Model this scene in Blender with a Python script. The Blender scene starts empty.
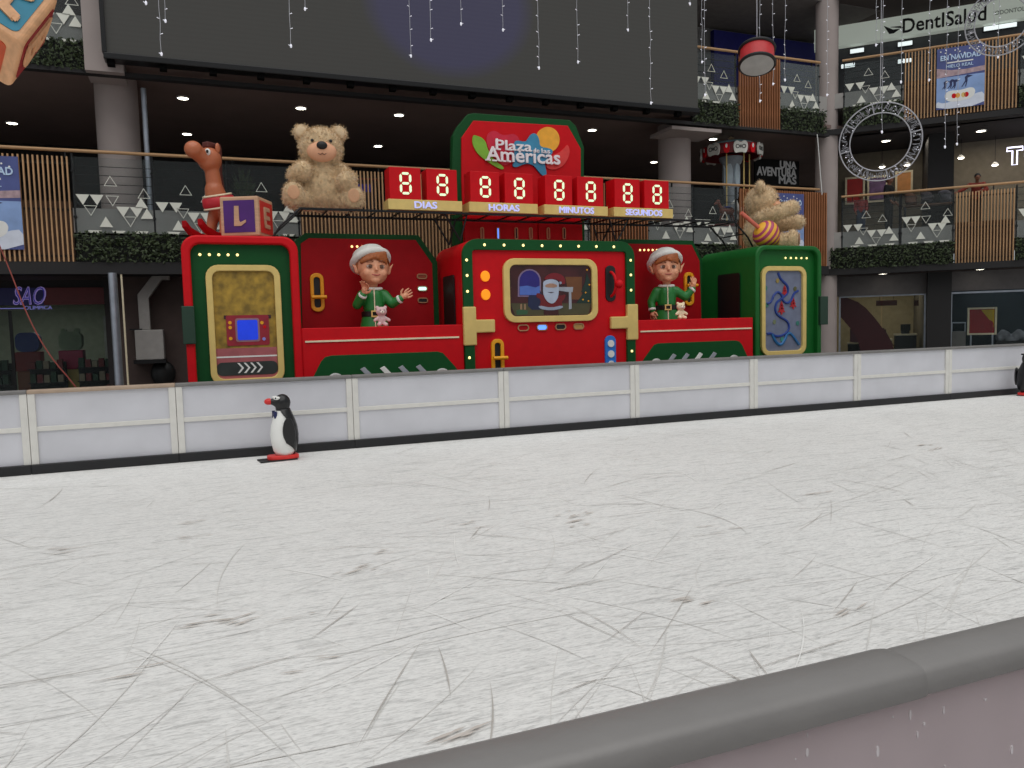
import bpy, bmesh, math, random
from mathutils import Vector, Matrix, Euler
random.seed(7)
scene = bpy.context.scene
col = scene.collection

# ------------------------------------------------------------------ camera
F_PX, EYE = 769.0, 1.8                       # focal length in pixels of a 1024x768 frame, eye height above the ice
_D = Vector((.02588, 1, 57.58/F_PX)).normalized()
_X = Vector((1956.2, -57.58-.02588*1956.2, F_PX)); _X -= _X.dot(_D)*_D; _X.normalize()
_Z = -_D; _Y = _Z.cross(_X)
RC = Matrix((_X, _Y, _Z))                    # world = RC @ camera(right, down, forward)
cam_d = bpy.data.cameras.new('camera'); cam_d.sensor_width = 36; cam_d.lens = F_PX/1024*36
cam_d.clip_start = .05; cam_d.clip_end = 300
cam = bpy.data.objects.new('camera', cam_d); col.objects.link(cam)
r, d, f = RC.col[0], RC.col[1], RC.col[2]
cam.matrix_world = Matrix(((r.x, -d.x, -f.x, 0), (r.y, -d.y, -f.y, 0), (r.z, -d.z, -f.z, EYE), (0, 0, 0, 1)))
scene.camera = cam

# ------------------------------------------------------------------ light: daylight through the glazed atrium roof
SKY, SUN = .41, 1.66
w = bpy.data.worlds.new('world'); scene.world = w; w.use_nodes = True
w.node_tree.nodes['Background'].inputs[0].default_value = (.93, .97, 1.0, 1)
w.node_tree.nodes['Background'].inputs[1].default_value = SKY
sd = bpy.data.lights.new('atrium_daylight', 'SUN'); sd.energy = SUN; sd.angle = math.radians(75); sd.color = (1, .985, .96)
so = bpy.data.objects.new('atrium_daylight', sd); col.objects.link(so)
so.rotation_euler = (math.radians(24), math.radians(-6), 0); so.location = (5, 5, 25)
scene.view_settings.view_transform = 'Standard'; scene.view_settings.look = 'None'
scene.view_settings.exposure = 0.0; scene.view_settings.gamma = 1; scene.view_settings.use_curve_mapping = False

# ------------------------------------------------------------------ helpers
def px(x, y, Y):
    """point of the plane Y seen at a photograph pixel -> (X, Z)"""
    v = RC @ Vector((x-512, y-384, F_PX)); t = Y/v.y
    return v.x*t, EYE+v.z*t
def pd(x, y, dist):
    v = RC @ Vector((x-512, y-384, F_PX)); return Vector((0, 0, EYE))+v*(dist/F_PX)
def lin(c):
    return tuple(((v/255)/12.92 if v/255 <= .04045 else ((v/255+.055)/1.055)**2.4) for v in c)
I4 = Matrix.Identity(4)
MAIN = Matrix.Translation((0, 18.1, 0))                                   # main facade: x along, y depth behind it
WING = Matrix.Translation((17.55, 18.1, 0)) @ Matrix.Rotation(-math.pi/4, 4, 'Z')   # facade turning towards the rink
ORG = {}
_m = {}
def mat(key, c=(128, 128, 128), rough=.5, metal=0, emit=0, var=.10, scale=6, bump=0, bscale=60, spec=.5, sheen=0, stretch=None, ecol=None):
    if key in _m: return _m[key]
    m = bpy.data.materials.new(key); m.use_nodes = True; nt = m.node_tree; b = nt.nodes['Principled BSDF']
    L = lin(c)
    tc = nt.nodes.new('ShaderNodeTexCoord'); src = tc.outputs['Object']
    if stretch:
        mp = nt.nodes.new('ShaderNodeMapping'); mp.inputs['Scale'].default_value = stretch
        nt.links.new(src, mp.inputs['Vector']); src = mp.outputs['Vector']
    n = nt.nodes.new('ShaderNodeTexNoise'); n.inputs['Scale'].default_value = scale; n.inputs['Detail'].default_value = 4
    nt.links.new(src, n.inputs['Vector'])
    cr = nt.nodes.new('ShaderNodeValToRGB')
    cr.color_ramp.elements[0].position = .3; cr.color_ramp.elements[1].position = .7
    cr.color_ramp.elements[0].color = tuple(v*(1-var) for v in L)+(1,)
    cr.color_ramp.elements[1].color = tuple(min(1, v*(1+var)) for v in L)+(1,)
    nt.links.new(n.outputs['Fac'], cr.inputs['Fac']); nt.links.new(cr.outputs['Color'], b.inputs['Base Color'])
    b.inputs['Roughness'].default_value = rough; b.inputs['Metallic'].default_value = metal
    b.inputs['Specular IOR Level'].default_value = spec
    if sheen: b.inputs['Sheen Weight'].default_value = sheen
    if emit:
        b.inputs['Emission Color'].default_value = (lin(ecol) if ecol else L)+(1,); b.inputs['Emission Strength'].default_value = emit
    if bump:
        n2 = nt.nodes.new('ShaderNodeTexNoise'); n2.inputs['Scale'].default_value = bscale; n2.inputs['Detail'].default_value = 3
        nt.links.new(src, n2.inputs['Vector'])
        bp = nt.nodes.new('ShaderNodeBump'); bp.inputs['Strength'].default_value = bump; bp.inputs['Distance'].default_value = .02
        nt.links.new(n2.outputs['Fac'], bp.inputs['Height']); nt.links.new(bp.outputs['Normal'], b.inputs['Normal'])
    _m[key] = m
    return m
def glass_mat(key, tint=(200, 215, 215), alpha=.12, rough=.05):
    if key in _m: return _m[key]
    m = bpy.data.materials.new(key); m.use_nodes = True; nt = m.node_tree
    out = nt.nodes['Material Output']; b = nt.nodes['Principled BSDF']
    b.inputs['Base Color'].default_value = lin(tint)+(1,); b.inputs['Roughness'].default_value = rough
    tr = nt.nodes.new('ShaderNodeBsdfTransparent'); tr.inputs[0].default_value = (.93, .95, .95, 1)
    mx = nt.nodes.new('ShaderNodeMixShader'); fr = nt.nodes.new('ShaderNodeFresnel'); fr.inputs[0].default_value = 1.45
    n = nt.nodes.new('ShaderNodeTexNoise'); n.inputs['Scale'].default_value = 3
    mm = nt.nodes.new('ShaderNodeMath'); mm.operation = 'MULTIPLY_ADD'; mm.inputs[1].default_value = .05; mm.inputs[2].default_value = alpha-.03
    ad = nt.nodes.new('ShaderNodeMath'); ad.operation = 'ADD'; ad.use_clamp = True
    sc = nt.nodes.new('ShaderNodeMath'); sc.operation = 'MULTIPLY'; sc.inputs[1].default_value = .38
    nt.links.new(n.outputs['Fac'], mm.inputs[0]); nt.links.new(fr.outputs[0], sc.inputs[0])
    nt.links.new(mm.outputs[0], ad.inputs[0]); nt.links.new(sc.outputs[0], ad.inputs[1])
    nt.links.new(ad.outputs[0], mx.inputs[0]); nt.links.new(tr.outputs[0], mx.inputs[1]); nt.links.new(b.outputs[0], mx.inputs[2])
    nt.links.new(mx.outputs[0], out.inputs['Surface'])
    _m[key] = m; return m

def thing(name, label, cat, loc=(0, 0, 0), frame=I4, group=None):
    o = bpy.data.objects.new(name, None); col.objects.link(o); o.empty_display_size = .1
    o.matrix_world = frame @ Matrix.Translation(loc); ORG[o.name] = Vector(loc)
    o['label'] = label; o['category'] = cat
    if group: o['group'] = group
    return o
def finish(me, smooth):
    if smooth:
        me.polygons.foreach_set('use_smooth', [True]*len(me.polygons))
        if hasattr(me, 'set_sharp_from_angle'): me.set_sharp_from_angle(angle=math.radians(smooth if smooth > 1 else 40))
class G:
    def __init__(s): s.v = []; s.f = []
    def add(s, vs, fs, M=None):
        b = len(s.v)
        s.v += [tuple(M @ Vector(p)) for p in vs] if M is not None else [tuple(p) for p in vs]
        s.f += [tuple(i+b for i in q) for q in fs]; return s
    def box(s, x0, x1, y0, y1, z0, z1, M=None):
        return s.add([(x0, y0, z0), (x1, y0, z0), (x1, y1, z0), (x0, y1, z0), (x0, y0, z1), (x1, y0, z1), (x1, y1, z1), (x0, y1, z1)],
                     [(0, 3, 2, 1), (4, 5, 6, 7), (0, 1, 5, 4), (1, 2, 6, 5), (2, 3, 7, 6), (3, 0, 4, 7)], M)
    def prism(s, poly, y0, y1, M=None):
        a = sum(poly[i][0]*poly[(i+1) % len(poly)][1]-poly[(i+1) % len(poly)][0]*poly[i][1] for i in range(len(poly)))
        if a < 0: poly = poly[::-1]
        n = len(poly)
        vs = [(x, y0, z) for x, z in poly]+[(x, y1, z) for x, z in poly]
        fs = [tuple(range(n)), tuple(range(2*n-1, n-1, -1))]+[(i, i+n, (i+1) % n+n, (i+1) % n) for i in range(n)]
        return s.add(vs, fs, M)
    def ring(s, out, inn, y0, y1, M=None):
        n = len(out)
        vs = [(x, y0, z) for x, z in out]+[(x, y0, z) for x, z in inn]+[(x, y1, z) for x, z in out]+[(x, y1, z) for x, z in inn]
        fs = []
        for i in range(n):
            j = (i+1) % n
            fs += [(i, j, n+j, n+i), (2*n+i, 3*n+i, 3*n+j, 2*n+j), (i, 2*n+i, 2*n+j, j), (n+i, n+j, 3*n+j, 3*n+i)]
        return s.add(vs, fs, M)
    def tube(s, pts, rad, n=8, M=None, closed=False):
        pts = [Vector(p) for p in pts]; k = len(pts); vs = []; rads = rad if isinstance(rad, (list, tuple)) else [rad]*k
        up = None
        for i, p in enumerate(pts):
            if closed: t = pts[(i+1) % k]-pts[i-1]
            else: t = pts[min(i+1, k-1)]-pts[max(i-1, 0)]
            t.normalize()
            if up is None: up = t.orthogonal().normalized()
            up = (up-t*up.dot(t)); up = up.normalized() if up.length > 1e-6 else t.orthogonal().normalized()
            sd_ = t.cross(up)
            for a in range(n):
                an = 2*math.pi*a/n; vs.append(p+(up*math.cos(an)+sd_*math.sin(an))*rads[i])
        fs = []
        for i in range(k if closed else k-1):
            j = (i+1) % k
            for a in range(n):
                b = (a+1) % n; fs.append((i*n+a, i*n+b, j*n+b, j*n+a))
        if not closed: fs += [tuple(range(n-1, -1, -1)), tuple((k-1)*n+a for a in range(n))]
        return s.add(vs, fs, M)
    def lathe(s, prof, n=20, M=None, c=(0, 0, 0)):
        vs = []; fs = []; k = len(prof)
        for rr, z in prof:
            for a in range(n):
                an = 2*math.pi*a/n; vs.append((c[0]+rr*math.cos(an), c[1]+rr*math.sin(an), c[2]+z))
        for i in range(k-1):
            for a in range(n):
                b = (a+1) % n; fs.append((i*n+a, i*n+b, (i+1)*n+b, (i+1)*n+a))
        if prof[0][0] > 1e-4: fs.append(tuple(range(n-1, -1, -1)))
        if prof[-1][0] > 1e-4: fs.append(tuple((k-1)*n+a for a in range(n)))
        return s.add(vs, fs, M)
    def ell(s, c, rad, nu=16, nv=10, M=None, rot=None, keep=None):
        vs = []; fs = []
        Rm = rot.to_matrix() if rot is not None else None
        for j in range(nv+1):
            ph = math.pi*j/nv
            for i in range(nu):
                th = 2*math.pi*i/nu
                p = Vector((rad[0]*math.sin(ph)*math.cos(th), rad[1]*math.sin(ph)*math.sin(th), -rad[2]*math.cos(ph)))
                if Rm: p = Rm @ p
                vs.append(p+Vector(c))
        for j in range(nv):
            for i in range(nu):
                k = (i+1) % nu; q = (j*nu+i, j*nu+k, (j+1)*nu+k, (j+1)*nu+i)
                if keep is None or keep(sum((vs[t] for t in q), Vector())/4-Vector(c)): fs.append(q)
        return s.add(vs, fs, M)
    def cap(s, p0, r0, p1, r1, M=None, n=12):
        p0, p1 = Vector(p0), Vector(p1)
        s.ell(p0, (r0,)*3, n, 8, M); s.ell(p1, (r1,)*3, n, 8, M)
        return s.tube([p0, p1], [r0, r1], n, M)
    def mesh(s, name, off=None, clean=False):
        me = bpy.data.meshes.new(name)
        vs = s.v if off is None else [(v[0]-off[0], v[1]-off[1], v[2]-off[2]) for v in s.v]
        me.from_pydata(vs, [], s.f); me.validate(); me.update()
        if clean:
            bm = bmesh.new(); bm.from_mesh(me); bmesh.ops.remove_doubles(bm, verts=bm.verts, dist=1e-5)
            loose = [v for v in bm.verts if not v.link_faces]; bmesh.ops.delete(bm, geom=loose, context='VERTS')
            bmesh.ops.recalc_face_normals(bm, faces=bm.faces); bm.to_mesh(me); bm.free()
        return me
    def part(s, name, m, parent, smooth=0, bevel=0, seg=2, label=None, kind=None, solid=0):
        og = ORG[parent.name]; me = s.mesh(name, og, clean=bool(smooth) or bool(bevel) or bool(solid))
        me.materials.append(m); finish(me, smooth)
        o = bpy.data.objects.new(name, me); col.objects.link(o); o.parent = parent; ORG[o.name] = og
        mods(o, bevel, seg, solid)
        if label: o['label'] = label
        if kind: o['kind'] = kind
        return o
    def solo(s, name, m, label, cat, loc, frame=I4, group=None, smooth=0, bevel=0, seg=2, kind=None, solid=0):
        me = s.mesh(name, loc, clean=bool(smooth) or bool(bevel) or bool(solid)); me.materials.append(m); finish(me, smooth)
        o = bpy.data.objects.new(name, me); col.objects.link(o); o.matrix_world = frame @ Matrix.Translation(loc); ORG[o.name] = Vector(loc)
        mods(o, bevel, seg, solid)
        if label: o['label'] = label
        if cat: o['category'] = cat
        if group: o['group'] = group
        if kind: o['kind'] = kind
        return o
    def struct(s, name, m, frame=I4, label=None, smooth=0, bevel=0):
        o = s.solo(name, m, label, None, (0, 0, 0), frame, smooth=smooth, bevel=bevel, kind='structure'); return o
def mods(o, bevel, seg, solid=0):
    if solid:
        md = o.modifiers.new('solid', 'SOLIDIFY'); md.thickness = solid; md.offset = 0
    if bevel:
        md = o.modifiers.new('bevel', 'BEVEL'); md.width = bevel; md.segments = seg; md.limit_method = 'ANGLE'; md.angle_limit = math.radians(40)
        md.harden_normals = False
def blob_mesh(g, voxel, smooth=4, off=None):
    me = g.mesh('tmp', off); o = bpy.data.objects.new('tmp', me); col.objects.link(o)
    md = o.modifiers.new('r', 'REMESH'); md.mode = 'VOXEL'; md.voxel_size = voxel; md.use_smooth_shade = True
    if smooth:
        sm = o.modifiers.new('s', 'SMOOTH'); sm.iterations = smooth; sm.factor = .5
    dg = bpy.context.evaluated_depsgraph_get(); dg.update()
    out = bpy.data.meshes.new_from_object(o.evaluated_get(dg)); bpy.data.objects.remove(o); bpy.data.meshes.remove(me)
    out.polygons.foreach_set('use_smooth', [True]*len(out.polygons)); out.materials.clear()
    return out
def blob(g, name, m, parent, voxel, smooth=4, label=None):
    og = ORG[parent.name]; me = blob_mesh(g, voxel, smooth, og); me.name = name; me.materials.append(m)
    o = bpy.data.objects.new(name, me); col.objects.link(o); o.parent = parent; ORG[o.name] = og
    if label: o['label'] = label
    return o
def rr(x0, x1, z0, z1, rad, n=5):
    p = []
    for cx, cz, a0 in ((x1-rad, z0+rad, -90), (x1-rad, z1-rad, 0), (x0+rad, z1-rad, 90), (x0+rad, z0+rad, 180)):
        for i in range(n+1):
            a = math.radians(a0+90*i/n); p.append((cx+rad*math.cos(a), cz+rad*math.sin(a)))
    return p
def disc(cx, cz, rx, rz=None, n=24):
    rz = rz or rx
    return [(cx+rx*math.cos(2*math.pi*i/n), cz+rz*math.sin(2*math.pi*i/n)) for i in range(n)]
def chaikin(p, it=2):
    for _ in range(it):
        q = []
        for i in range(len(p)):
            a, b = p[i], p[(i+1) % len(p)]
            q += [(a[0]*.75+b[0]*.25, a[1]*.75+b[1]*.25), (a[0]*.25+b[0]*.75, a[1]*.25+b[1]*.75)]
        p = q
    return p
def chaikin_open(p, it=2):
    for _ in range(it):
        q = [p[0]]
        for a, b in zip(p, p[1:]):
            q += [tuple(u*.75+v*.25 for u, v in zip(a, b)), tuple(u*.25+v*.75 for u, v in zip(a, b))]
        p = q+[p[-1]]
    return p
_tc = {}
def text(s, m, parent, x0, x1, z0, z1, y, ext=.01, bold=0, shear=0, name='lettering', M=None, spacing=1):
    """lettering standing in the xz plane, fitted to the box, front face towards -y"""
    cu = bpy.data.curves.new('t', 'FONT'); cu.body = s; cu.size = 1; cu.extrude = .02; cu.offset = min(bold, 0); cu.resolution_u = 3; cu.shear = shear; cu.space_character = spacing
    o = bpy.data.objects.new('t', cu); col.objects.link(o)
    dg = bpy.context.evaluated_depsgraph_get(); dg.update()
    me = bpy.data.meshes.new_from_object(o.evaluated_get(dg)); bpy.data.objects.remove(o)
    og = ORG[parent.name]
    xs = [v.co.x for v in me.vertices]; ys = [v.co.y for v in me.vertices]; zs = [v.co.z for v in me.vertices]
    for v in me.vertices:
        c = Vector((x0+(v.co.x-min(xs))/(max(xs)-min(xs))*(x1-x0), y-ext*((v.co.z-min(zs))/(max(zs)-min(zs)+1e-9)), z0+(v.co.y-min(ys))/(max(ys)-min(ys))*(z1-z0)))
        if M is not None: c = M @ c
        v.co = c-og
    if bold > 0:
        b_ = bmesh.new(); dx = bold*(x1-x0)/(max(xs)-min(xs)); dz = bold*(z1-z0)/(max(ys)-min(ys))
        for ki_, (ax_, az_) in enumerate(((-1, 0), (1, 0), (0, 1), (0, -1), (.7, .7), (-.7, -.7), (.7, -.7), (-.7, .7))):
            n0 = len(b_.verts); b_.from_mesh(me); b_.verts.ensure_lookup_table()
            sh = Vector((ax_*dx, -.0012*(ki_+1), az_*dz)); sh = M.to_3x3() @ sh if M is not None else sh
            for v in b_.verts[n0:]: v.co += sh
        b_.to_mesh(me); b_.free()
    me.materials.clear(); me.materials.append(m); me.name = name
    ob = bpy.data.objects.new(name, me); col.objects.link(ob); ob.parent = parent; ORG[ob.name] = og
    return ob

# ------------------------------------------------------------------ materials
RED = mat('red_paint', (204, 8, 22), .5, var=.05, spec=.22)
DRED = mat('deep_red_paint', (168, 8, 20), .55, var=.06, spec=.2)
GREEN = mat('green_paint', (14, 76, 34), .5, var=.06, spec=.22)
LGREEN = mat('bright_green_paint', (20, 98, 38), .45, var=.06, spec=.3)
GOLD = mat('gold_paint', (222, 194, 120), .5, var=.06, spec=.3)
YEL = mat('yellow_paint', (240, 168, 20), .4, var=.05)
BLACK = mat('black_paint', (14, 14, 15), .5)
BLKM = mat('black_metal', (18, 18, 20), .4, metal=.3)
WHITE = mat('white_paint', (232, 232, 228), .45, var=.03)
CREAM = mat('cream_paint', (235, 222, 190), .5)
CONC = mat('grey_concrete', (122, 116, 114), .85, var=.08, scale=2)
COLM = mat('mauve_grey_plaster', (164, 152, 148), .85, var=.06, scale=1.5)
SLABG = mat('grey_slab_edge', (158, 154, 150), .8, var=.08, scale=2)
DARKC = mat('dark_ceiling', (66, 56, 54), .9, var=.12, scale=1)
DARKW = mat('dark_wall', (44, 40, 40), .9, var=.15, scale=1)
FASC = mat('charcoal_fascia', (31, 29, 30), .7, var=.1, scale=1)
WOOD = mat('slat_wood', (186, 146, 104), .6, var=.22, scale=3, stretch=(4, 4, .6))
WOODR = mat('slat_wood_reddish', (160, 104, 66), .6, var=.25, scale=3, stretch=(4, 4, .6))
WOODD = mat('slat_backing', (84, 62, 48), .8, var=.2)
RAILW = mat('handrail_wood', (182, 142, 100), .45, var=.12, scale=2, stretch=(.3, 4, 4))
GLASS = glass_mat('railing_glass', (150, 156, 156), .045)
SHOPG = glass_mat('shop_glass', (120, 130, 130), .04)
DECAL = mat('cream_decal', (226, 226, 214), .6, var=.03)
LAMP = mat('downlight_lens', (255, 246, 228), .4, emit=9, var=.02)
BULB = mat('warm_bulb', (255, 226, 150), .4, emit=1.6, var=.02)
STEEL = mat('galvanised_steel', (170, 176, 186), .38, metal=.7, var=.15, scale=5)
LEAF = mat('hedge_leaves', (58, 70, 42), .6, var=.6, scale=9)
SOIL = mat('planter_dark', (24, 26, 22), .9)
SKIN = mat('elf_skin', (226, 160, 124), .45, var=.04)
HAIR = mat('ginger_hair', (158, 84, 34), .5, var=.25, scale=14, stretch=(1, 1, 4))
ELFG = mat('elf_coat_green', (32, 120, 52), .4, var=.08)
FUR = mat('bear_fur', (212, 184, 144), .9, var=.2, scale=14, bump=.5, bscale=45, sheen=.4)
PEACH = mat('peach_plush', (226, 168, 132), .8, var=.06)
CAPW = mat('white_felt', (228, 228, 222), .85, var=.04, bump=.2)

# ------------------------------------------------------------------ ground: mall floor and ice
mf = mat('mall_floor_tiles', (96, 92, 90), .35, var=.12, scale=1.2)
G().box(-40, 60, -12, 45, -.35, -.06).struct('floor', mf)
def ice_material():
    m = bpy.data.materials.new('scratched_ice'); m.use_nodes = True; nt = m.node_tree; b = nt.nodes['Principled BSDF']
    N = nt.nodes.new; Lk = nt.links.new
    tc = N('ShaderNodeTexCoord')
    def noise(scale, sx, sy, rot, detail=5, rough=.6, dist=0):
        mp = N('ShaderNodeMapping'); mp.inputs['Scale'].default_value = (sx, sy, 1); mp.inputs['Rotation'].default_value = (0, 0, math.radians(rot))
        Lk(tc.outputs['Object'], mp.inputs['Vector'])
        n = N('ShaderNodeTexNoise'); n.inputs['Scale'].default_value = scale; n.inputs['Detail'].default_value = detail
        n.inputs['Roughness'].default_value = rough; n.inputs['Distortion'].default_value = dist
        Lk(mp.outputs['Vector'], n.inputs['Vector']); return n.outputs['Fac']
    def ramp(src, p0, p1, a, c):
        r_ = N('ShaderNodeValToRGB'); r_.color_ramp.elements[0].position = p0; r_.color_ramp.elements[1].position = p1
        r_.color_ramp.elements[0].color = (a, a, a, 1); r_.color_ramp.elements[1].color = (c, c, c, 1); Lk(src, r_.inputs['Fac']); return r_.outputs['Color']
    def mul(a, c):
        x = N('ShaderNodeMix'); x.data_type = 'RGBA'; x.blend_type = 'MULTIPLY'; x.inputs[0].default_value = 1
        Lk(a, x.inputs[6]); Lk(c, x.inputs[7]); return x.outputs[2]
    tot = None
    for rot, sx, sy, sc, p0, p1, a in ((6, 1.2, 7, 4.2, .34, .46, .86), (-24, 1.0, 8, 3.2, .34, .43, .84), (33, 1.0, 9, 2.8, .34, .41, .82),
                                       (-58, 1.0, 9, 2.4, .33, .40, .84), (74, 1.0, 8, 2.6, .32, .40, .84), (52, .8, 12, 1.6, .33, .38, .82), (-10, .7, 12, 1.9, .33, .39, .82), (15, 2.0, 9, 9.0, .38, .5, .86), (-35, 2.0, 8, 8.0, .36, .46, .86), (40, 2.0, 7, 12.0, .38, .5, .88)):
        c = ramp(noise(sc, sx, sy, rot, dist=.5), p0, p1, a, 1.0); tot = c if tot is None else mul(tot, c)
    big = ramp(noise(.35, 1, 1, 0), .35, .65, .93, 1.0); tot = mul(tot, big)
    spots = ramp(noise(2.6, 1, 1, 20, 6, .7), .28, .36, .80, 1.0); tot = mul(tot, spots)
    base = N('ShaderNodeMix'); base.data_type = 'RGBA'; base.blend_type = 'MULTIPLY'; base.inputs[0].default_value = 1
    Lk(tot, base.inputs[6]); base.inputs[7].default_value = lin((242, 241, 238))+(1,); Lk(base.outputs[2], b.inputs['Base Color'])
    b.inputs['Roughness'].default_value = .62; b.inputs['Specular IOR Level'].default_value = .25
    bp = N('ShaderNodeBump'); bp.inputs['Strength'].default_value = .35; bp.inputs['Distance'].default_value = .01
    Lk(tot, bp.inputs['Height']); Lk(bp.outputs['Normal'], b.inputs['Normal'])
    return m
ice = G().box(-30, 34, 1.0, 11.86, -.06, 0).struct('floor_ice', ice_material())
ice['label'] = 'white ice sheet scored with skate marks'
def skate_marks(name, cl, count, wmin, wmax, lmin, lmax, seed):
    rnd = random.Random(seed); g = G()
    for k in range(count):
        Y = 1.6+10*rnd.random()**1.3; X = rnd.uniform(-2.5-.1*Y, 2.2+1.25*Y)
        a = rnd.gauss(.2, .8); L = rnd.uniform(lmin, lmax); cv = rnd.gauss(0, .16) if rnd.random() < .85 else rnd.gauss(0, .6); wd = rnd.uniform(wmin, wmax); n = 14
        pts = []; x, y, an = X, Y, a
        for i in range(n+1):
            pts.append((x, y, an)); x += math.cos(an)*L/n; y += math.sin(an)*L/n; an += cv*L/n
        if not all(1.35 < p[1] < 11.6 for p in pts): continue
        vs = []; z = .0015+8e-6*k+{3: 0, 5: .006, 9: .0075}[seed]
        for i, (x, y, an) in enumerate(pts):
            t = wd*math.sin(math.pi*(i+.3)/(n+.6))*rnd.uniform(.5, 1.2)
            vs += [(x-math.sin(an)*t, y+math.cos(an)*t, z), (x+math.sin(an)*t, y-math.cos(an)*t, z)]
        g.add(vs, [(2*i, 2*i+1, 2*i+3, 2*i+2) for i in range(n)])
    me = g.mesh(name); me.materials.append(mat(name+'_tone', cl, .7, var=.08, scale=3)); o = bpy.data.objects.new(name, me); col.objects.link(o)
    o.parent = ice; o['kind'] = 'stuff'
skate_marks('skate_marks', (216, 214, 210), 520, .002, .005, .3, 1.8, 3)
skate_marks('dark_skate_marks', (186, 181, 175), 130, .002, .006, .2, 1.3, 5)
skate_marks('fresh_skate_marks', (240, 239, 236), 110, .002, .005, .3, 1.2, 9)
# brownish smudges where blades have dug in
rnd = random.Random(14); g = G()
for k in range(26):
    Y = rnd.uniform(2.2, 8); X = rnd.uniform(-1.5, 1.0+1.1*Y); a = rnd.uniform(-.2, .5)
    for j in range(rnd.randint(3, 7)):
        zz = .0095+.0001*j+.0008*(k % 5)
        cx, cy = X+rnd.gauss(0, .09), Y+rnd.gauss(0, .05); L_, w_ = rnd.uniform(.03, .14), rnd.uniform(.004, .012); c_, s_ = math.cos(a), math.sin(a)
        g.add([(cx-c_*L_, cy-s_*L_, zz), (cx+s_*w_, cy-c_*w_, zz), (cx+c_*L_, cy+s_*L_, zz), (cx-s_*w_, cy+c_*w_, zz)], [(0, 1, 2, 3)])
me = g.mesh('ice_smudges'); me.materials.append(mat('ice_smudge_tone', (200, 192, 184), .8)); o = bpy.data.objects.new('ice_smudges', me); col.objects.link(o); o.parent = ice; o['kind'] = 'stuff'

# ------------------------------------------------------------------ building shell
# main facade (local y = depth behind the facade line)
xl, xr_ = -12, 17.35
G().box(xl, xr_, .02, 8, 3.95, 4.45).struct('floor_upper', SLABG, MAIN)
G().box(xl, xr_, -.08, .5, 3.1, 3.35).struct('trim_1', FASC, MAIN)
G().box(xl, xr_, .3, 9, 3.1, 3.16).struct('ceiling_ground', DARKC, MAIN)
G().box(xl, xr_, .02, 6, 7.8, 8.3).struct('floor_top', SLABG, MAIN)
G().box(xl, xr_, -.08, .1, 7.14, 7.23).struct('trim_2', FASC, MAIN)
G().box(xl, xr_+8, .0, 9, 7.4, 7.5).struct('ceiling_upper', mat('brown_grey_ceiling', (128, 108, 102), .9, var=.08, scale=1), MAIN)
G().box(xl, xr_+8, 8, 8.3, -.06, 12).struct('wall_back', DARKW, MAIN)
G().box(8, 19.6, .2, 8, 11.1, 11.25).struct('ceiling_top', mat('top_ceiling', (100, 95, 92), .9), MAIN)
G().box(8, 17.3, .2, .4, 11.25, 13.5).struct('wall_above', FASC, MAIN)
G().box(8, 19.6, 3.0, 3.2, 8.3, 11.1).struct('wall_top_floor', mat('top_wall', (120, 118, 116), .8), MAIN)
G().box(-2.05, 17.0, .9, 1.2, -.06, 3.1).struct('wall_ground', mat('brown_wall', (78, 64, 60), .85, var=.1), MAIN)
G().box(-16, -12, 0, 8.3, -.06, 12).struct('wall_left', DARKW, MAIN)
# columns
def column(name, x, y, rad, z0, z1, frame=MAIN):
    G().lathe([(rad, z0), (rad, z1)], 32, c=(x, y, 0)).struct(name, COLM, frame, smooth=30)
column('column_1', -1.58, 1.1, .43, 4.45, 7.4); column('column_2', 12.76, 1.1, .46, 4.45, 7.4)
column('column_3', 17.60, .30, .32, -.06, 13.5)
G().box(-2.0, -1.3, -.28, .6, 7.15, 12).struct('column_4', COLM, MAIN)
G().box(11.9, 13.5, -.1, 1.0, 6.98, 7.07).struct('trim_3', COLM, MAIN)
# wing
G().box(-.2, 9, .02, 5, 3.88, 4.35).struct('floor_wing', SLABG, WING)
G().box(-.2, 9, -.08, .5, 3.08, 3.27).struct('trim_4', FASC, WING)
G().box(-.2, 9, .3, 5, 3.06, 3.12).struct('ceiling_wing_ground', DARKC, WING)
G().box(-.2, 9, .02, 5, 7.97, 8.4).struct('floor_wing_top', SLABG, WING)
G().box(-.2, 9, -.08, .5, 7.2, 7.36).struct('trim_5', FASC, WING)
G().box(-.2, 9, .3, 5.2, 7.2, 7.3).struct('ceiling_wing_upper', mat('wing_ceiling', (52, 48, 50), .9), WING)
wallw = mat('wing_shop_wall', (120, 112, 98), .85, var=.1)
G().box(-.6, 9, 3.2, 3.4, 4.35, 7.2).struct('wall_wing', wallw, WING)
G().box(-.5, 9, 2.6, 2.8, 8.4, 10.45).struct('wall_wing_top', mat('wing_top_wall', (72, 74, 76), .6), WING)
G().box(.1, 9, -.1, 6, 11.12, 11.3).struct('ceiling_wing_top', DARKC, WING)
G().box(-3, 9, 5.0, 5.3, -.06, 3.1).struct('wall_wing_ground', mat('wing_shop_back', (198, 184, 148), .8), WING)
G().box(2.58, 3.2, .45, 1.2, -.06, 3.1).struct('column_5', FASC, WING)
G().box(2.62, 3.3, 1.3, 3.2, 4.35, 7.2).struct('column_6', FASC, WING)
G().box(.1, 2.58, .75, 1.0, 2.46, 3.08).struct('trim_6', mat('shop_bulkhead', (98, 94, 94), .7), WING)
G().box(3.2, 9, .75, 1.0, 2.5, 3.08).struct('trim_7', mat('shop_bulkhead'), WING)

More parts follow.
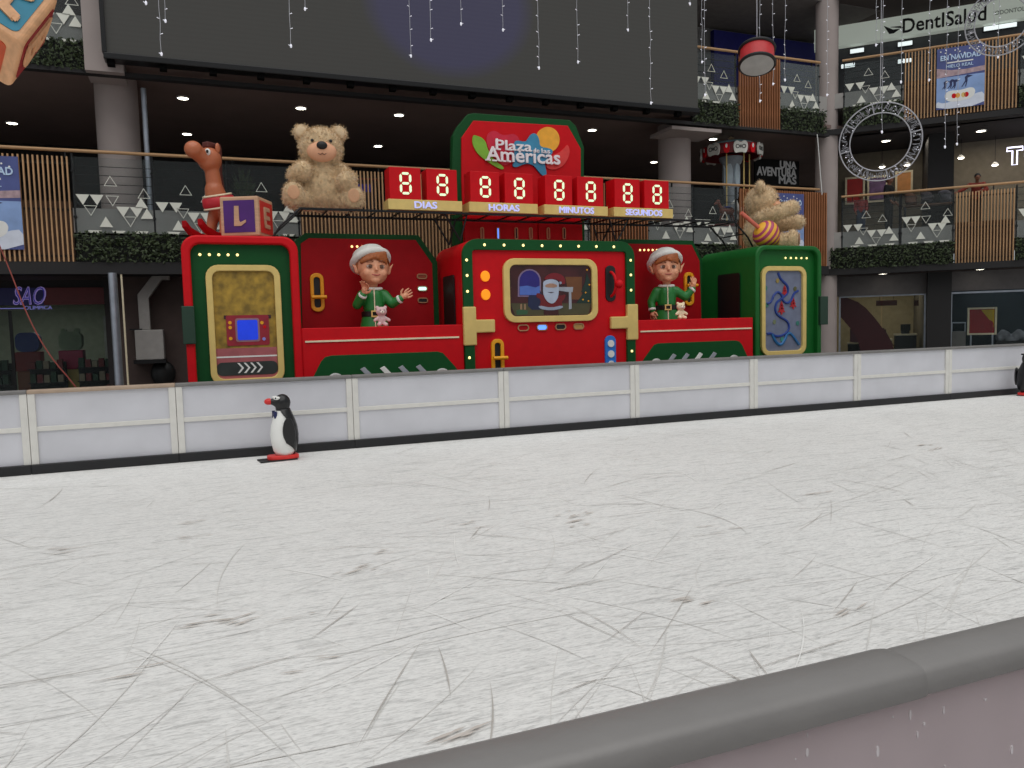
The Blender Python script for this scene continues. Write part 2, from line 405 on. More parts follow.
# ------------------------------------------------------------------ far rink barrier
SHEET = mat('white_plastic_sheet', (206, 206, 212), .42, var=.06, scale=1.6)
STRIP = mat('off_white_strip', (216, 214, 208), .5, var=.05)
CAPR = mat('grey_cap_rail', (120, 118, 116), .5, var=.1)
CAPT = mat('tan_cap_rail', (172, 150, 130), .5, var=.1)
KICK = mat('black_kick_strip', (20, 20, 23), .5)
posts = [-7.3, -4.8, -2.26, -.456, 2.02, 4.50, 6.98, 9.56, 12.12, 14.66, 17.2, 19.7]
names = ['white rink barrier panel wholly past the left frame edge', 'leftmost white rink barrier panel, cut by the photo edge', 'white rink barrier panel with a tan cap, second from the left',
         'white rink barrier panel behind the near penguin', 'white rink barrier panel below the left elf', 'white rink barrier panel below the yellow lever of the red carriage',
         'white rink barrier panel below the blue strip of the red carriage', 'white rink barrier panel below the right green cab', 'white rink barrier panel below the dark red arch in the shop window',
         'scuffed white rink barrier panel beside the far penguin', 'rightmost white rink barrier panel behind the far penguin']
for i in range(1, 11):
    a, b = posts[i], posts[i+1]; Yb = 11.8
    t = thing('rink_barrier', names[i], 'barrier', ((a+b)/2, Yb, 0), group='rink barrier panels')
    G().box(a+.08, b-.08, Yb+.03, Yb+.05, .1, .57).part('lower_sheet', SHEET, t)
    G().box(a+.08, b-.08, Yb+.03, Yb+.05, .63, 1.07).part('upper_sheet', SHEET, t)
    G().box(a+.08, b-.08, Yb+.005, Yb+.06, .565, .63).part('middle_rail', STRIP, t, bevel=.006)
    for x0, x1 in ((a+.003, a+.09), (b-.09, b-.003)): G().box(x0, x1, Yb-.005, Yb+.07, .1, 1.075).part('post', STRIP, t, bevel=.006)
    G().box(a, b, Yb-.02, Yb+.09, 1.07, 1.125).part('cap_rail', CAPT if i == 2 else CAPR, t, bevel=.015)
    G().box(a, b, Yb-.05, Yb+.02, .0, .13).part('kick_strip', KICK, t, bevel=.01)
    if i == 2: G().box(a, b, Yb+.09, Yb+.2, 1.09, 1.12).part('ledge', CAPT, t, bevel=.01)

# ------------------------------------------------------------------ near padded barrier
PAD = mat('grey_vinyl_pad', (130, 127, 125), .4, var=.06, scale=4, bump=.08, bscale=25)
NEAR = mat('mauve_plastic_panel', (226, 216, 218), .35, var=.06, scale=5)
_nt = NEAR.node_tree; _b = _nt.nodes['Principled BSDF']; _tl = _nt.nodes.new('ShaderNodeBsdfTranslucent'); _tl.inputs[0].default_value = lin((226, 216, 218))+(1,)
_mx = _nt.nodes.new('ShaderNodeMixShader'); _mx.inputs[0].default_value = .62; _nt.links.new(_b.outputs[0], _mx.inputs[1]); _nt.links.new(_tl.outputs[0], _mx.inputs[2]); _nt.links.new(_mx.outputs[0], _nt.nodes['Material Output'].inputs['Surface'])
def pad(x0, x1, k, label, gap=0):
    # closed cross-section in yz, rounded
    prof = [(1.168, 1.06), (1.167, 1.108), (1.163, 1.117), (1.152, 1.121), (1.11, 1.1215), (1.075, 1.118), (1.063, 1.113), (1.057, 1.104), (1.052, 1.08), (1.051, 1.064), (1.06, 1.060)]
    c = (1.1, 1.085); prof = [(c[0]+(y-c[0])*k, c[1]+(z-c[1])*k) for y, z in prof]; n = len(prof); g = G()
    xs = [x0, x0+.01, x0+.03]+[x0+.03+(x1-x0-.06)*i/60 for i in range(1, 60)]+[x1-.03, x1-.01, x1]
    vs = []
    for i, x in enumerate(xs):
        e = .90 if i in (0, len(xs)-1) else (.97 if i in (1, len(xs)-2) else 1)
        e += .006*math.sin(x*9+1)*(1 if 2 < i < len(xs)-3 else 0)
        vs += [(x, c[0]+(y-c[0])*e, c[1]+(z-c[1])*e) for y, z in prof]
    fs = [(i*n+a, i*n+(a+1) % n, (i+1)*n+(a+1) % n, (i+1)*n+a) for i in range(len(xs)-1) for a in range(n)]
    fs += [tuple(range(n)), tuple((len(xs)-1)*n+a for a in range(n-1, -1, -1))]
    g.add(vs, fs); g.solo('barrier_pad', PAD, label, 'pad', ((x0+x1)/2, 1.1, 1.05), smooth=60, group='padded barrier tops')
pad(-2.2, 1.270, 1.02, 'long grey vinyl pad on the near barrier, its end lapping over the next')
pad(1.252, 4.6, .94, 'grey vinyl pad on the near barrier at the right photo edge')
t = thing('near_barrier', 'mauve grey plastic barrier panel under the vinyl pads, splashed with drops', 'barrier', (1.2, 1.1, 0))
G().box(-2.2, 4.6, 1.085, 1.097, .0, 1.07).part('panel', NEAR, t)
rnd = random.Random(4)
DROP = mat('pale_dried_drops', (226, 218, 220), .5, var=.08)
g = G()
for k in range(70):
    cx, cz, rx = rnd.uniform(.6, 2.2), rnd.uniform(.72, 1.03), rnd.uniform(.0015, .004)
    g.prism(disc(cx, cz, rx, rx*rnd.uniform(1, 4), 8), 1.0842-.00003*k, 1.0850)
g.part('dried_drops', DROP, t, kind='stuff')

# ------------------------------------------------------------------ facade pieces
def slat_panel(frame, x0, x1, z0, z1, label, m=WOOD, pitch=.083, back=True, y=-.06):
    t = thing('slat_screen', label, 'slat screen', ((x0+x1)/2, y, z0), frame, group='timber slat screens')
    if back: G().box(x0, x1, y+.05, y+.065, z0, z0+(z1-z0)*.58).part('backing', WOODD, t)
    for zz in (z0+.12, z0+(z1-z0)*.5, z1-.12): G().box(x0, x1, y+.035, y+.06, zz-.02, zz+.02).part('batten', BLKM, t)
    n = int((x1-x0)/pitch); me = None
    for i in range(n):
        xx = x0+.02+(x1-x0-.07)*i/(n-1)
        o = G().box(xx, xx+.028, y-.03, y+.035, z0, z1)
        if me is None:
            p = o.part('slat', m, t); me = p.data; x_first = xx
        else:
            p = bpy.data.objects.new('slat', me); col.objects.link(p); p.parent = t; p.location = (xx-x_first, 0, 0)
    return t
def tri(g, cx, z, w_, h, up, y, outline):
    P = [(cx-w_/2, z), (cx+w_/2, z), (cx, z+h)] if up else [(cx-w_/2, z+h), (cx, z), (cx+w_/2, z+h)]
    if not outline: return g.prism(P, y-.004, y)
    mx, mz = sum(p[0] for p in P)/3, sum(p[1] for p in P)/3
    return g.ring(P, [(mx+(a-mx)*.84, mz+(b-mz)*.84) for a, b in P], y-.004, y)
#            x-offset, z above the pane bottom, up?, outline?
PAT_A = [(.17, .53, 0, 0), (.42, .53, 0, 0), (.30, .31, 0, 1), (.68, .93, 1, 1), (1.28, .70, 1, 1), (.70, .52, 0, 1), (.88, .30, 0, 0), (1.13, .30, 0, 0),
         (1.0, .10, 0, 1), (.56, .09, 1, 0), (1.22, .50, 1, 0), (1.32, .28, 1, 0)]
PAT_B = [(.16, .42, 0, 0), (.42, .42, 0, 0), (.55, .30, 0, 1), (.75, .22, 0, 0), (1.0, .22, 0, 0), (.87, .0, 0, 1), (.45, .05, 1, 0), (.62, .80, 1, 1),
         (1.02, .66, 1, 1), (1.18, .30, 1, 0), (1.30, .09, 1, 0), (1.34, .30, 1, 0)]
def glass_bay(frame, x0, x1, z0, z1, label, npane, pats, rods=True, y=0.0):
    t = thing('glass_balustrade', label, 'balustrade', ((x0+x1)/2, y, z0), frame, group='glass balustrades')
    wd = (x1-x0)/npane
    for i in range(npane):
        a, b = x0+wd*i, x0+wd*(i+1)
        pn = G().box(a+.02, b-.02, y-.012, y, z0, z1-.12).part('pane', GLASS, t)
        k = wd/1.45; tw, th = .25, .215
        for (dx, dz, up, outl) in pats[i % len(pats)]:
            if dx*k-.13 < 0 or dx*k+.13 > wd: continue
            tri(G(), a+dx*k, z0+.03+dz, tw, th, up, y-.0125, outl).part('triangle_decal', DECAL, pn)
        for dx in (.35, .78, 1.2):
            if dx*k+.13 > wd: continue
            cx = a+dx*k; G().prism([(cx-.13, z0+.05), (cx+.13, z0+.05), (cx+.1, z0+.0), (cx-.1, z0)], y-.0165, y-.0125).part('strip_decal', DECAL, pn)
    for i in range(npane+1):
        xx = x0+wd*i; xx = min(max(xx, x0+.02), x1-.02)
        p = G().box(xx-.018, xx+.018, y+.012, y+.07, z0, z1-.05).part('post', BLKM, t)
        for zz in (z0+.32, z1-.4): G().box(xx-.03, xx+.03, y-.02, y+.012, zz-.02, zz+.02).part('clamp', BLKM, p)
    if rods:
        for zz in (.62, .82, 1.0, 1.18, 1.36):
            if z0+zz < z1-.1: G().tube([(x0, y+.05, z0+zz), (x1, y+.05, z0+zz)], .007, 6).part('rod', BLKM, t)
    return t
def leaf_hedge(frame, x0, x1, z0, z1, label, y0=-.1, y1=.0, dens=420):
    t = thing('hedge', label, 'hedge', ((x0+x1)/2, (y0+y1)/2, z0), frame, group='planter hedges')
    G().box(x0, x1, y0+.06, .02, z0, z1-.05).part('planter', SOIL, t)
    g = G(); rn = random.Random(int((x0+z0)*100)); n = int((x1-x0)*(z1-z0)/.6*dens)
    for k in range(n):
        c = Vector((rn.uniform(x0, x1), y0+rn.uniform(-.03, .09)-.05*math.sin(rn.uniform(0, 3)), rn.uniform(z0-.02, z1+.02)))
        L = rn.uniform(.05, .10); e = Euler((rn.uniform(-1.2, 1.2), rn.uniform(-3.1, 3.1), rn.uniform(-1.2, 1.2)))
        M = Matrix.Translation(c) @ e.to_matrix().to_4x4()
        g.add([(-L*.3, 0, 0), (0, -.012, -L*.5), (L*.3, 0, 0), (0, -.012, L*.6)], [(0, 1, 3), (1, 2, 3)], M)
    g.part('foliage', LEAF, t, kind='stuff')
def handrail(frame, x0, x1, z, label):
    t = thing('handrail', label, 'handrail', ((x0+x1)/2, .0, z), frame, group='wooden handrails')
    G().tube([(x0, 0, z), (x1, 0, z)], .036, 10).part('rail', RAILW, t, smooth=40)
    n = max(2, int((x1-x0)/1.5))
    for i in range(n):
        xx = x0+.3+(x1-x0-.6)*i/(n-1); G().box(xx-.012, xx+.012, -.012, .03, z-.14, z-.03).part('bracket', BLKM, t)
# level two, main
Z2, R2 = 3.95, 5.6
slat_panel(MAIN, -5.9, -2.42, 3.35, 5.46, 'light timber slat screen on the balcony at the left photo edge, behind a blue poster')
glass_bay(MAIN, -2.40, 2.08, Z2, R2, 'glass balustrade with triangle decals between left slat screen and teddy bear', 3, [PAT_A, PAT_B, PAT_A])
slat_panel(MAIN, 2.1, 5.78, 3.35, 5.46, 'brown timber slat screen behind the big sitting teddy bear', WOOD)
glass_bay(MAIN, 5.8, 9.4, Z2, R2, 'glass balustrade hidden behind the countdown sign', 2, [PAT_B, PAT_A])
slat_panel(MAIN, 9.42, 11.14, 3.35, 5.46, 'reddish timber slat screen below the last two countdown digits', WOODR, .09)
glass_bay(MAIN, 11.16, 14.1, Z2, R2, 'glass balustrade with triangle decals in front of the carousel', 2, [PAT_A, PAT_B])
slat_panel(MAIN, 14.12, 17.28, 3.35, 5.5, 'reddish timber slat screen behind the small bear seen from the side', WOODR, .085)
handrail(MAIN, -6.0, 17.05, R2, 'long wooden handrail of the second floor balcony above the train')
leaf_hedge(MAIN, -2.40, 2.08, 3.36, 3.95, 'dark green planter hedge on the balcony left of the horse')
leaf_hedge(MAIN, 11.16, 14.1, 3.36, 3.93, 'dark green planter hedge above the right red wagon')
leaf_hedge(MAIN, 5.8, 9.4, 3.36, 3.93, 'dark green planter hedge behind the lower sign')
# level three, main
slat_panel(MAIN, 14.12, 15.55, 7.2, 9.16, 'reddish timber slat screen behind the hanging drum', WOODR, .08)
glass_bay(MAIN, 12.6, 14.1, 7.8, 9.25, 'top floor glass balustrade between grey screen and slat screen', 1, [PAT_B])
glass_bay(MAIN, 15.57, 17.05, 7.8, 9.25, 'top floor glass balustrade between slat screen and corner column', 1, [PAT_B])
handrail(MAIN, 12.5, 17.05, 9.25, 'top floor wooden handrail behind the hanging drum')
leaf_hedge(MAIN, 12.6, 14.1, 7.22, 7.8, 'planter hedge on the top floor beside the grey screen')
leaf_hedge(MAIN, 15.57, 17.16, 7.23, 7.86, 'planter hedge on the top floor beside the corner column')
glass_bay(MAIN, -3.6, -2.0, 7.75, 9.2, 'top floor glass balustrade with decals beside the hanging toy block', 1, [PAT_A], rods=False)
leaf_hedge(MAIN, -5.6, -2.0, 7.22, 7.76, 'planter hedge below the top left toy block')
# wing level two and three
glass_bay(WING, .25, 1.82, 3.88, 5.37, 'glass balustrade with decals beside the corner column, below the light ring', 1, [PAT_B])
glass_bay(WING, 1.82, 3.18, 3.88, 5.37, 'glass balustrade with decals left of the pale slat screen', 1, [PAT_A])
slat_panel(WING, 3.2, 4.64, 3.26, 5.22, 'pale timber slat screen below the leaning person', WOOD, .075, back=True)
glass_bay(WING, 4.66, 6.2, 3.88, 5.37, 'glass balustrade at the right photo edge', 1, [PAT_A])
handrail(WING, .25, 8, 5.38, 'wooden handrail the person leans on at the right')
leaf_hedge(WING, -.05, 3.18, 3.27, 3.86, 'planter hedge right of the corner column')
leaf_hedge(WING, 4.66, 6.6, 3.27, 3.86, 'planter hedge at the right photo edge, second floor')
glass_bay(WING, .28, 1.84, 7.96, 9.31, 'top floor glass balustrade above the light ring', 1, [PAT_B])
slat_panel(WING, 1.87, 4.63, 7.38, 9.25, 'wide timber slat screen holding the blue winter poster', WOOD, .08)
glass_bay(WING, 4.66, 6.2, 7.96, 9.31, 'top floor glass balustrade at the right photo edge', 1, [PAT_A])
handrail(WING, .25, 8, 9.31, 'top floor wooden handrail above the blue winter poster')
leaf_hedge(WING, .28, 1.84, 7.37, 7.96, 'top floor planter hedge seen through the light ring')
leaf_hedge(WING, 4.66, 6.6, 7.37, 7.96, 'top floor planter hedge at the right photo edge')

# ------------------------------------------------------------------ recessed downlights
def downlight(frame, x, y, z, label, rad=.12):
    t = thing('downlight', label, 'downlight', (x, y, z), frame, group='recessed downlights')
    ro, ri = disc(0, 0, rad*1.25, n=20), disc(0, 0, rad, n=20)
    Mx = Matrix.Translation((x, y, z)) @ Matrix.Rotation(math.pi/2, 4, 'X')
    G().ring(ro, ri, -.012, .012, Mx).part('trim_ring', WHITE, t)
    G().prism(ri, -.004, .01, Mx).part('lens', LAMP, t)
k = (7.39-1.8)/(7.6-1.8)
ords = ['above the left photo edge', 'right of the slim steel pipe', 'above the horse head', 'above the big bear', 'left of the round mall sign top', 'between bear and sign, back row',
        'right of the mall sign', 'beside the thick column, back row', 'left of the carousel roof']
for (x, y), lb in zip([(-4.58, 24.56), (-.25, 20.92), (-.24, 24.57), (2.57, 20.99), (5.15, 20.93), (5.34, 24.59), (11.03, 20.93), (15.36, 24.42), (15.34, 20.89)], ords):
    downlight(MAIN, x*k, y*k-18.1, 7.388, 'round lit downlight in the dark balcony ceiling '+lb)
def on_plane(x, y, frame, z):
    v = RC @ Vector((x-512, y-384, F_PX)); t_ = (z-EYE)/v.z; p = Vector((0, 0, EYE))+v*t_
    return frame.inverted() @ p
def on_frame(x, y, frame, off):
    inv = frame.inverted(); o_ = inv @ Vector((0, 0, EYE)); v = inv.to_3x3() @ (RC @ Vector((x-512, y-384, F_PX))); t_ = (off-o_.y)/v.y
    return o_+v*t_
for x, y, lb in ((886, 141, 'seen through the light ring'), (981, 131, 'above the leaning person')):
    p = on_plane(x, y, WING, 7.185); downlight(WING, p.x, p.y, 7.188, 'round lit downlight in the wing ceiling '+lb)
p = on_plane(30, 284, MAIN, 3.09); downlight(MAIN, p.x if abs(p.x) < 9 else -4, min(p.y, 6), 3.088, 'round lit downlight above the blue and red shop fascia')
for x, y, lb in ((883, 271.5, 'above the cream shop'), (980, 267.5, 'above the second shop')):
    p = on_frame(x, y, WING, .2); downlight(WING, p.x, p.y, 3.07, 'small lit downlight under the wing balcony '+lb, .1)

# ------------------------------------------------------------------ big LED screen
def screen_mat():
    m = bpy.data.materials.new('led_screen'); m.use_nodes = True; nt = m.node_tree; b = nt.nodes['Principled BSDF']
    N = nt.nodes.new; Lk = nt.links.new
    tc = N('ShaderNodeTexCoord'); mp = N('ShaderNodeMapping')
    cx, cz = px(450, 2, 17.5); ex, _ = px(534, 2, 17.5); _, bz = px(450, 80, 17.5); ex -= cx; bz = cz-bz; cx -= 5.4; cz -= 7.3
    mp.inputs['Location'].default_value = (-cx, 0, -cz)
    Lk(tc.outputs['Object'], mp.inputs['Vector'])
    sc = N('ShaderNodeVectorMath'); sc.operation = 'MULTIPLY'; sc.inputs[1].default_value = (1/ex, 0, 1/bz); Lk(mp.outputs['Vector'], sc.inputs[0])
    ln = N('ShaderNodeVectorMath'); ln.operation = 'LENGTH'; Lk(sc.outputs['Vector'], ln.inputs[0])
    rp = N('ShaderNodeValToRGB'); rp.color_ramp.elements[0].position = .8; rp.color_ramp.elements[1].position = 1.0
    rp.color_ramp.elements[0].color = (1, 1, 1, 1); rp.color_ramp.elements[1].color = (0, 0, 0, 1); Lk(ln.outputs['Value'], rp.inputs['Fac'])
    mx = N('ShaderNodeMix'); mx.data_type = 'RGBA'; Lk(rp.outputs['Color'], mx.inputs[0])
    mx.inputs[6].default_value = lin((20, 20, 20))+(1,); mx.inputs[7].default_value = lin((24, 22, 58))+(1,)
    wv = N('ShaderNodeTexWave'); wv.bands_direction = 'Z'; wv.inputs['Scale'].default_value = 3.2; Lk(tc.outputs['Object'], wv.inputs['Vector'])
    bc = N('ShaderNodeValToRGB'); bc.color_ramp.elements[0].color = lin((72, 71, 68))+(1,); bc.color_ramp.elements[1].color = lin((74, 73, 70))+(1,)
    Lk(wv.outputs['Fac'], bc.inputs['Fac']); Lk(bc.outputs['Color'], b.inputs['Base Color'])
    b.inputs['Roughness'].default_value = .7; b.inputs['Specular IOR Level'].default_value = .2
    Lk(mx.outputs[2], b.inputs['Emission Color']); b.inputs['Emission Strength'].default_value = 1
    return m
t = thing('led_screen', 'huge dark grey LED screen with a faint blue disc above the train', 'screen', (5.4, 17.5, 7.3))
G().box(-1.56, 12.38, 17.5, 17.7, 7.42, 11.5).part('display', screen_mat(), t)
G().box(-1.62, 12.40, 17.44, 17.78, 7.29, 7.42).part('bottom_bar', BLKM, t, bevel=.02)
G().box(-1.64, -1.56, 17.44, 17.78, 7.42, 11.5).part('side_bar', BLKM, t)
for i in range(15): x = -1.5+i*.95; G().box(x-.07, x+.07, 17.5, 17.66, 7.19, 7.29).part('clamp', mat('matt_black', (5, 5, 5), .9, spec=.1), t)

# ------------------------------------------------------------------ steel pipes, air duct, cables on the left
G().tube([(-1.0, 18.62, 4.45), (-1.0, 18.62, 7.1)], .055, 14).solo('steel_pipe', STEEL, 'slim bright steel pipe beside the round column on the second floor', 'pipe', (-1.0, 18.62, 4.45), smooth=40)
G().tube([(-1.76, 18.0, -.06), (-1.76, 18.0, 3.12)], .085, 16).solo('steel_pipe', STEEL, 'thick galvanised pipe standing beside the supermarket window', 'pipe', (-1.76, 18.0, -.06), smooth=40)
G().tube([(-1.6, 18.05, 0), (-1.6, 18.05, 3.12)], .02, 8).solo('conduit', CREAM, 'thin cream conduit right of the galvanised pipe', 'conduit', (-1.6, 18.05, 0))
t = thing('duct_unit', 'grey metal box with bent air duct on the brown wall', 'duct', (-1.17, 18.75, 1.22))
DUCT = mat('grey_duct', (150, 146, 142), .6, var=.08)
G().box(-1.45, -.89, 18.45, 18.98, 1.28, 1.93).part('box', DUCT, t, bevel=.015)
G().prism([(-1.36, 1.93), (-1.14, 1.93), (-1.14, 2.62), (-.86, 3.02), (-.70, 3.02), (-.70, 3.2), (-.98, 3.2), (-1.36, 2.70)], 18.6, 18.85).part('duct', DUCT, t, bevel=.015)
G().box(-1.5, -.86, 18.4, 18.99, 1.2, 1.28).part('bracket', BLKM, t)
G().box(-1.55, -1.3, 18.5, 18.98, 1.93, 1.96).part('flange', BLKM, t)
G().ell((-.95, 18.8, .95), (.26, .16, .3)).solo('black_sack', BLACK, 'black rubbish sack under the duct box', 'sack', (-.95, 18.8, .65), smooth=60)
xa, za = px(8, 265, 16.4); xb, zb = px(28, 318, 16.2); xc, zc = px(50, 357, 16.0); xd, zd = px(76, 386, 15.9)
G().tube(chaikin_open([(xa-.3, 16.5, za+.9), (xa, 16.4, za), (xb, 16.2, zb), (xc, 16.0, zc), (xd, 15.9, zd), (xd+.5, 15.8, -.05)], 2), .012, 6).solo('cable', mat('red_cable', (150, 70, 60), .5), 'thin red cable running diagonally in front of the supermarket', 'cable', (xd, 15.9, -.05))
x0, z0 = px(817, 129, 18.0); x1, z1 = px(821, 195, 18.0)
G().tube([(x0, 18.0, 7.16), (x0+.01, 17.98, z0-.3), (x1, 17.96, z1)], .014, 6).solo('cable', WHITE, 'thin white cable hanging down the corner column', 'cable', (x0, 18.0, z1))

# ------------------------------------------------------------------ supermarket on the left
Ys = 20.0
G().box(-8, -2.05, Ys, Ys+.3, 2.93, 3.1).struct('trim_8', FASC)
t = thing('shop_sign', 'red and blue shop fascia with a glowing script name', 'sign', (-4, Ys-.1, 2.55))
G().box(-3.35, -2.02, Ys-.1, Ys+.1, 2.55, 2.93).part('fascia', mat('fascia_red', (96, 18, 22), .5), t)
G().box(-8, -3.35, Ys-.1, Ys+.1, 2.55, 2.93).part('fascia', mat('fascia_blue', (22, 26, 92), .5), t)
xs0, _ = px(14, 296, Ys); xs1, _ = px(47, 296, Ys)
text('SAO', mat('neon_white', (170, 150, 215), .4, emit=.22), t, xs0, xs1, 2.56, 2.95, Ys-.1, .03, .012, .35)
text('SAO', mat('neon_blue', (30, 40, 170), .4, emit=.15), t, xs0+.02, xs1-.02, 2.57, 2.94, Ys-.13, .02, -.022, .35)
text('OLIMPICA', mat('neon_lilac', (140, 140, 220), .4, emit=.25), t, xs0+.2, xs1+.1, 2.45, 2.53, Ys-.08, .02, .01)
G().box(xs0-.3, xs0+.2, Ys-.1, Ys-.08, 2.47, 2.49).part('neon_line', mat('neon_lilac'), t)
t = thing('shop_window', 'dark supermarket window below the red and blue fascia', 'window', (-4.5, Ys, 0))
for i in range(3):
    a = -8+i*1.98; G().box(a+.03, a+1.95, Ys+.02, Ys+.03, -.05, 2.44).part('pane', SHOPG, t)
    G().box(a-.03, a+.03, Ys, Ys+.06, -.05, 2.44).part('mullion', BLKM, t)
G().box(-8, -2.05, Ys+5, Ys+5.2, -.06, 3.1).struct('wall_shop', mat('shop_back_wall', (150, 160, 140), .8))
G().box(-2.05, -1.95, 18.99, Ys+5, -.06, 3.1).struct('wall_shop_side', DARKW)
G().box(-8, -2.05, Ys+.2, Ys+5, 2.75, 2.8).struct('ceiling_shop', mat('shop_ceiling', (150, 150, 140), .9))
def arealamp(name, loc, size, size_y, watts, colr=(1, .97, .9), rot=(0, 0, 0)):
    l = bpy.data.lights.new(name, 'AREA'); l.shape = 'RECTANGLE'; l.size = size; l.size_y = size_y; l.energy = watts; l.color = colr
    o = bpy.data.objects.new(name, l); col.objects.link(o); o.location = loc; o.rotation_euler = rot; return o
TUBE = mat('fluorescent_tube', (240, 250, 240), .4, emit=2.5)
for i, (x, y) in enumerate(((-4.2, 22), (-3.0, 22), (-3.6, 23.6))):
    t = thing('ceiling_lamp', ('left', 'right', 'rear')[i]+' fluorescent ceiling lamp inside the supermarket', 'lamp', (x, y, 2.7), group='supermarket ceiling lamps')
    G().box(x-.45, x+.45, y-.06, y+.06, 2.71, 2.75).part('housing', WHITE, t); G().box(x-.42, x+.42, y-.04, y+.04, 2.69, 2.71).part('tube', TUBE, t)
arealamp('supermarket_light', (-4, 22.6, 2.66), 2.5, 1.2, 14)
def cyl_stand(x, y, cols, label, ears=False):
    t = thing('display_stand', label, 'display stand', (x, y, 0))
    G().box(x-.24, x+.24, y-.2, y+.2, 0, 1.05).part('body', cols[0], t, bevel=.02)
    G().box(x-.26, x+.26, y-.22, y+.22, 1.05, 1.5).part('middle_band', cols[1], t, bevel=.02)
    G().prism(rr(x-.24, x+.24, 1.5, 1.95, .15), y-.2, y+.2).part('header', cols[2], t)
    if ears:
        for s in (-1, 1): G().prism(disc(x+s*.14, 1.97, .06), y-.1, y+.1).part('ear', cols[2], t)
cyl_stand(-3.05, 21.2, (mat('stand_yellow', (170, 150, 80)), mat('stand_pink', (170, 40, 80)), mat('stand_green', (120, 140, 110))), 'pink and yellow display stand with two ears in the supermarket', True)
cyl_stand(-3.9, 21.0, (mat('stand_orange', (110, 60, 30)), mat('stand_red', (120, 30, 30)), mat('stand_blue', (40, 60, 120))), 'blue topped product stand in the supermarket window')
rnd = random.Random(11)
for i, (x, lb) in enumerate(((-4.6, 'leftmost'), (-3.5, 'middle'), (-2.5, 'rightmost'))):
    t = thing('shop_shelf', lb+' low dark shelf of packets inside the supermarket', 'shelf', (x, 20.6, 0), group='supermarket shelves')
    G().box(x-.38, x+.38, 20.5, 20.8, -.05, .08).part('base', BLACK, t); G().box(x-.38, x+.38, 20.76, 20.8, .08, 1.25).part('back', BLACK, t)
    for zz in (.42, .78, 1.1): G().box(x-.38, x+.38, 20.5, 20.76, zz-.02, zz).part('shelf_board', FASC, t)
    for zz in (.08, .42, .78, 1.1):
        for j in range(5):
            a = x-.34+j*.14; h = rnd.uniform(.14, .25)
            G().box(a, a+.11, 20.54, 20.7, zz, zz+h).part('packet', mat('packet%d' % rnd.randint(0, 4), [(110, 30, 35), (60, 60, 66), (30, 40, 80), (130, 120, 100), (30, 60, 40)][rnd.randint(0, 4)]), t)
G().box(-2.75, -2.3, 24.9, 24.99, 1.2, 2.4).solo('notice_board', mat('board_grey', (150, 156, 150)), 'pale board on the supermarket back wall', 'board', (-2.5, 24.95, 1.2), bevel=.01)

# ------------------------------------------------------------------ posters
NAVY = mat('poster_navy', (74, 84, 140), .5, var=.2, scale=2); SKYB = mat('poster_blue', (138, 166, 214), .5, var=.15, scale=3); SNOW = mat('poster_snow', (216, 222, 236), .5, var=.06)
PEOP = mat('poster_skater', (34, 44, 90), .5); PINK = mat('poster_pink', (176, 150, 156), .5, var=.3, scale=9); LBLUE = mat('poster_letter', (196, 220, 250), .4)
def poster(frame, x0, x1, z0, z1, y, label):
    t = thing('winter_poster', label, 'poster', ((x0+x1)/2, y, z0), frame, group='blue winter posters'); W, Hh = x1-x0, z1-z0
    U = lambda u: x0+u*W
    V = lambda v: z0+v*Hh
    G().box(x0, x1, y-.015, y, z0, z1).part('sheet', NAVY, t)
    G().box(x0, x1, y-.018, y-.015, V(.1), V(.52)).part('ice_print', SKYB, t)
    G().prism([(U(0), V(.52)), (U(1), V(.56)), (U(1), V(.64)), (U(.6), V(.62)), (U(.3), V(.63)), (U(0), V(.68))], y-.019, y-.0155).part('village_print', PINK, t)
    G().prism(chaikin([(U(0), V(0)), (U(1), V(0)), (U(1), V(.22)), (U(.8), V(.2)), (U(.6), V(.13)), (U(.35), V(.12)), (U(.15), V(.09)), (U(0), V(.14))], 1), y-.020, y-.0155).part('snow_print', SNOW, t)
    G().prism(chaikin([(U(.16), V(.22)), (U(.25), V(.3)), (U(.5), V(.28)), (U(.75), V(.32)), (U(.83), V(.24)), (U(.75), V(.13)), (U(.45), V(.1)), (U(.22), V(.12))], 2), y-.022, y-.0155).part('cloud_print', WHITE, t)
    for u, c in ((.37, RED), (.45, YEL), (.57, GOLD), (.63, RED)): G().prism(disc(U(u), V(.2), W*.05, W*.06, 10), y-.024, y-.02).part('emblem_print', c, t)
    text('EN NAVIDAD', LBLUE, t, U(.08), U(.92), V(.80), V(.88), y-.016, .004, .03)
    text('HIELO REAL', LBLUE, t, U(.2), U(.76), V(.67), V(.72), y-.016, .004, .02)
    G().box(U(.22), U(.76), y-.02, y-.015, V(.745), V(.765)).part('ribbon_print', WHITE, t)
    for u, v, s in ((.62, .47, .14), (.38, .42, .1), (.18, .42, .09), (.3, .43, .1)):
        G().prism([(U(u-.10*s/.14), V(v-s)), (U(u-.02), V(v-.04)), (U(u-.03), V(v+.02)), (U(u+.02), V(v+.05)), (U(u+.14*s/.14), V(v+.03)), (U(u+.03), V(v+.0)), (U(u+.03), V(v-.05)), (U(u+.0), V(v-s)), (U(u-.02), V(v-s)), (U(u), V(v-.06)), (U(u-.08*s/.14), V(v-s))], y-.021, y-.017).part('skater_print', PEOP, t)
    for k in range(9): G().prism(disc(U(.08+.1*k), V(.95-.03*(k % 3)), .02, .02, 6), y-.018, y-.015).part('star_print', WHITE, t)
pa, pb = on_frame(937, 50, WING, -.1), on_frame(984, 107, WING, -.1)
poster(WING, pa.x, pb.x, 7.55, 9.2, -.1, 'blue winter ice rink poster on the wide slat screen, upper right')
poster(MAIN, -4.6, -3.30, 3.58, 5.4, -.1, 'blue winter poster cut by the left photo edge')
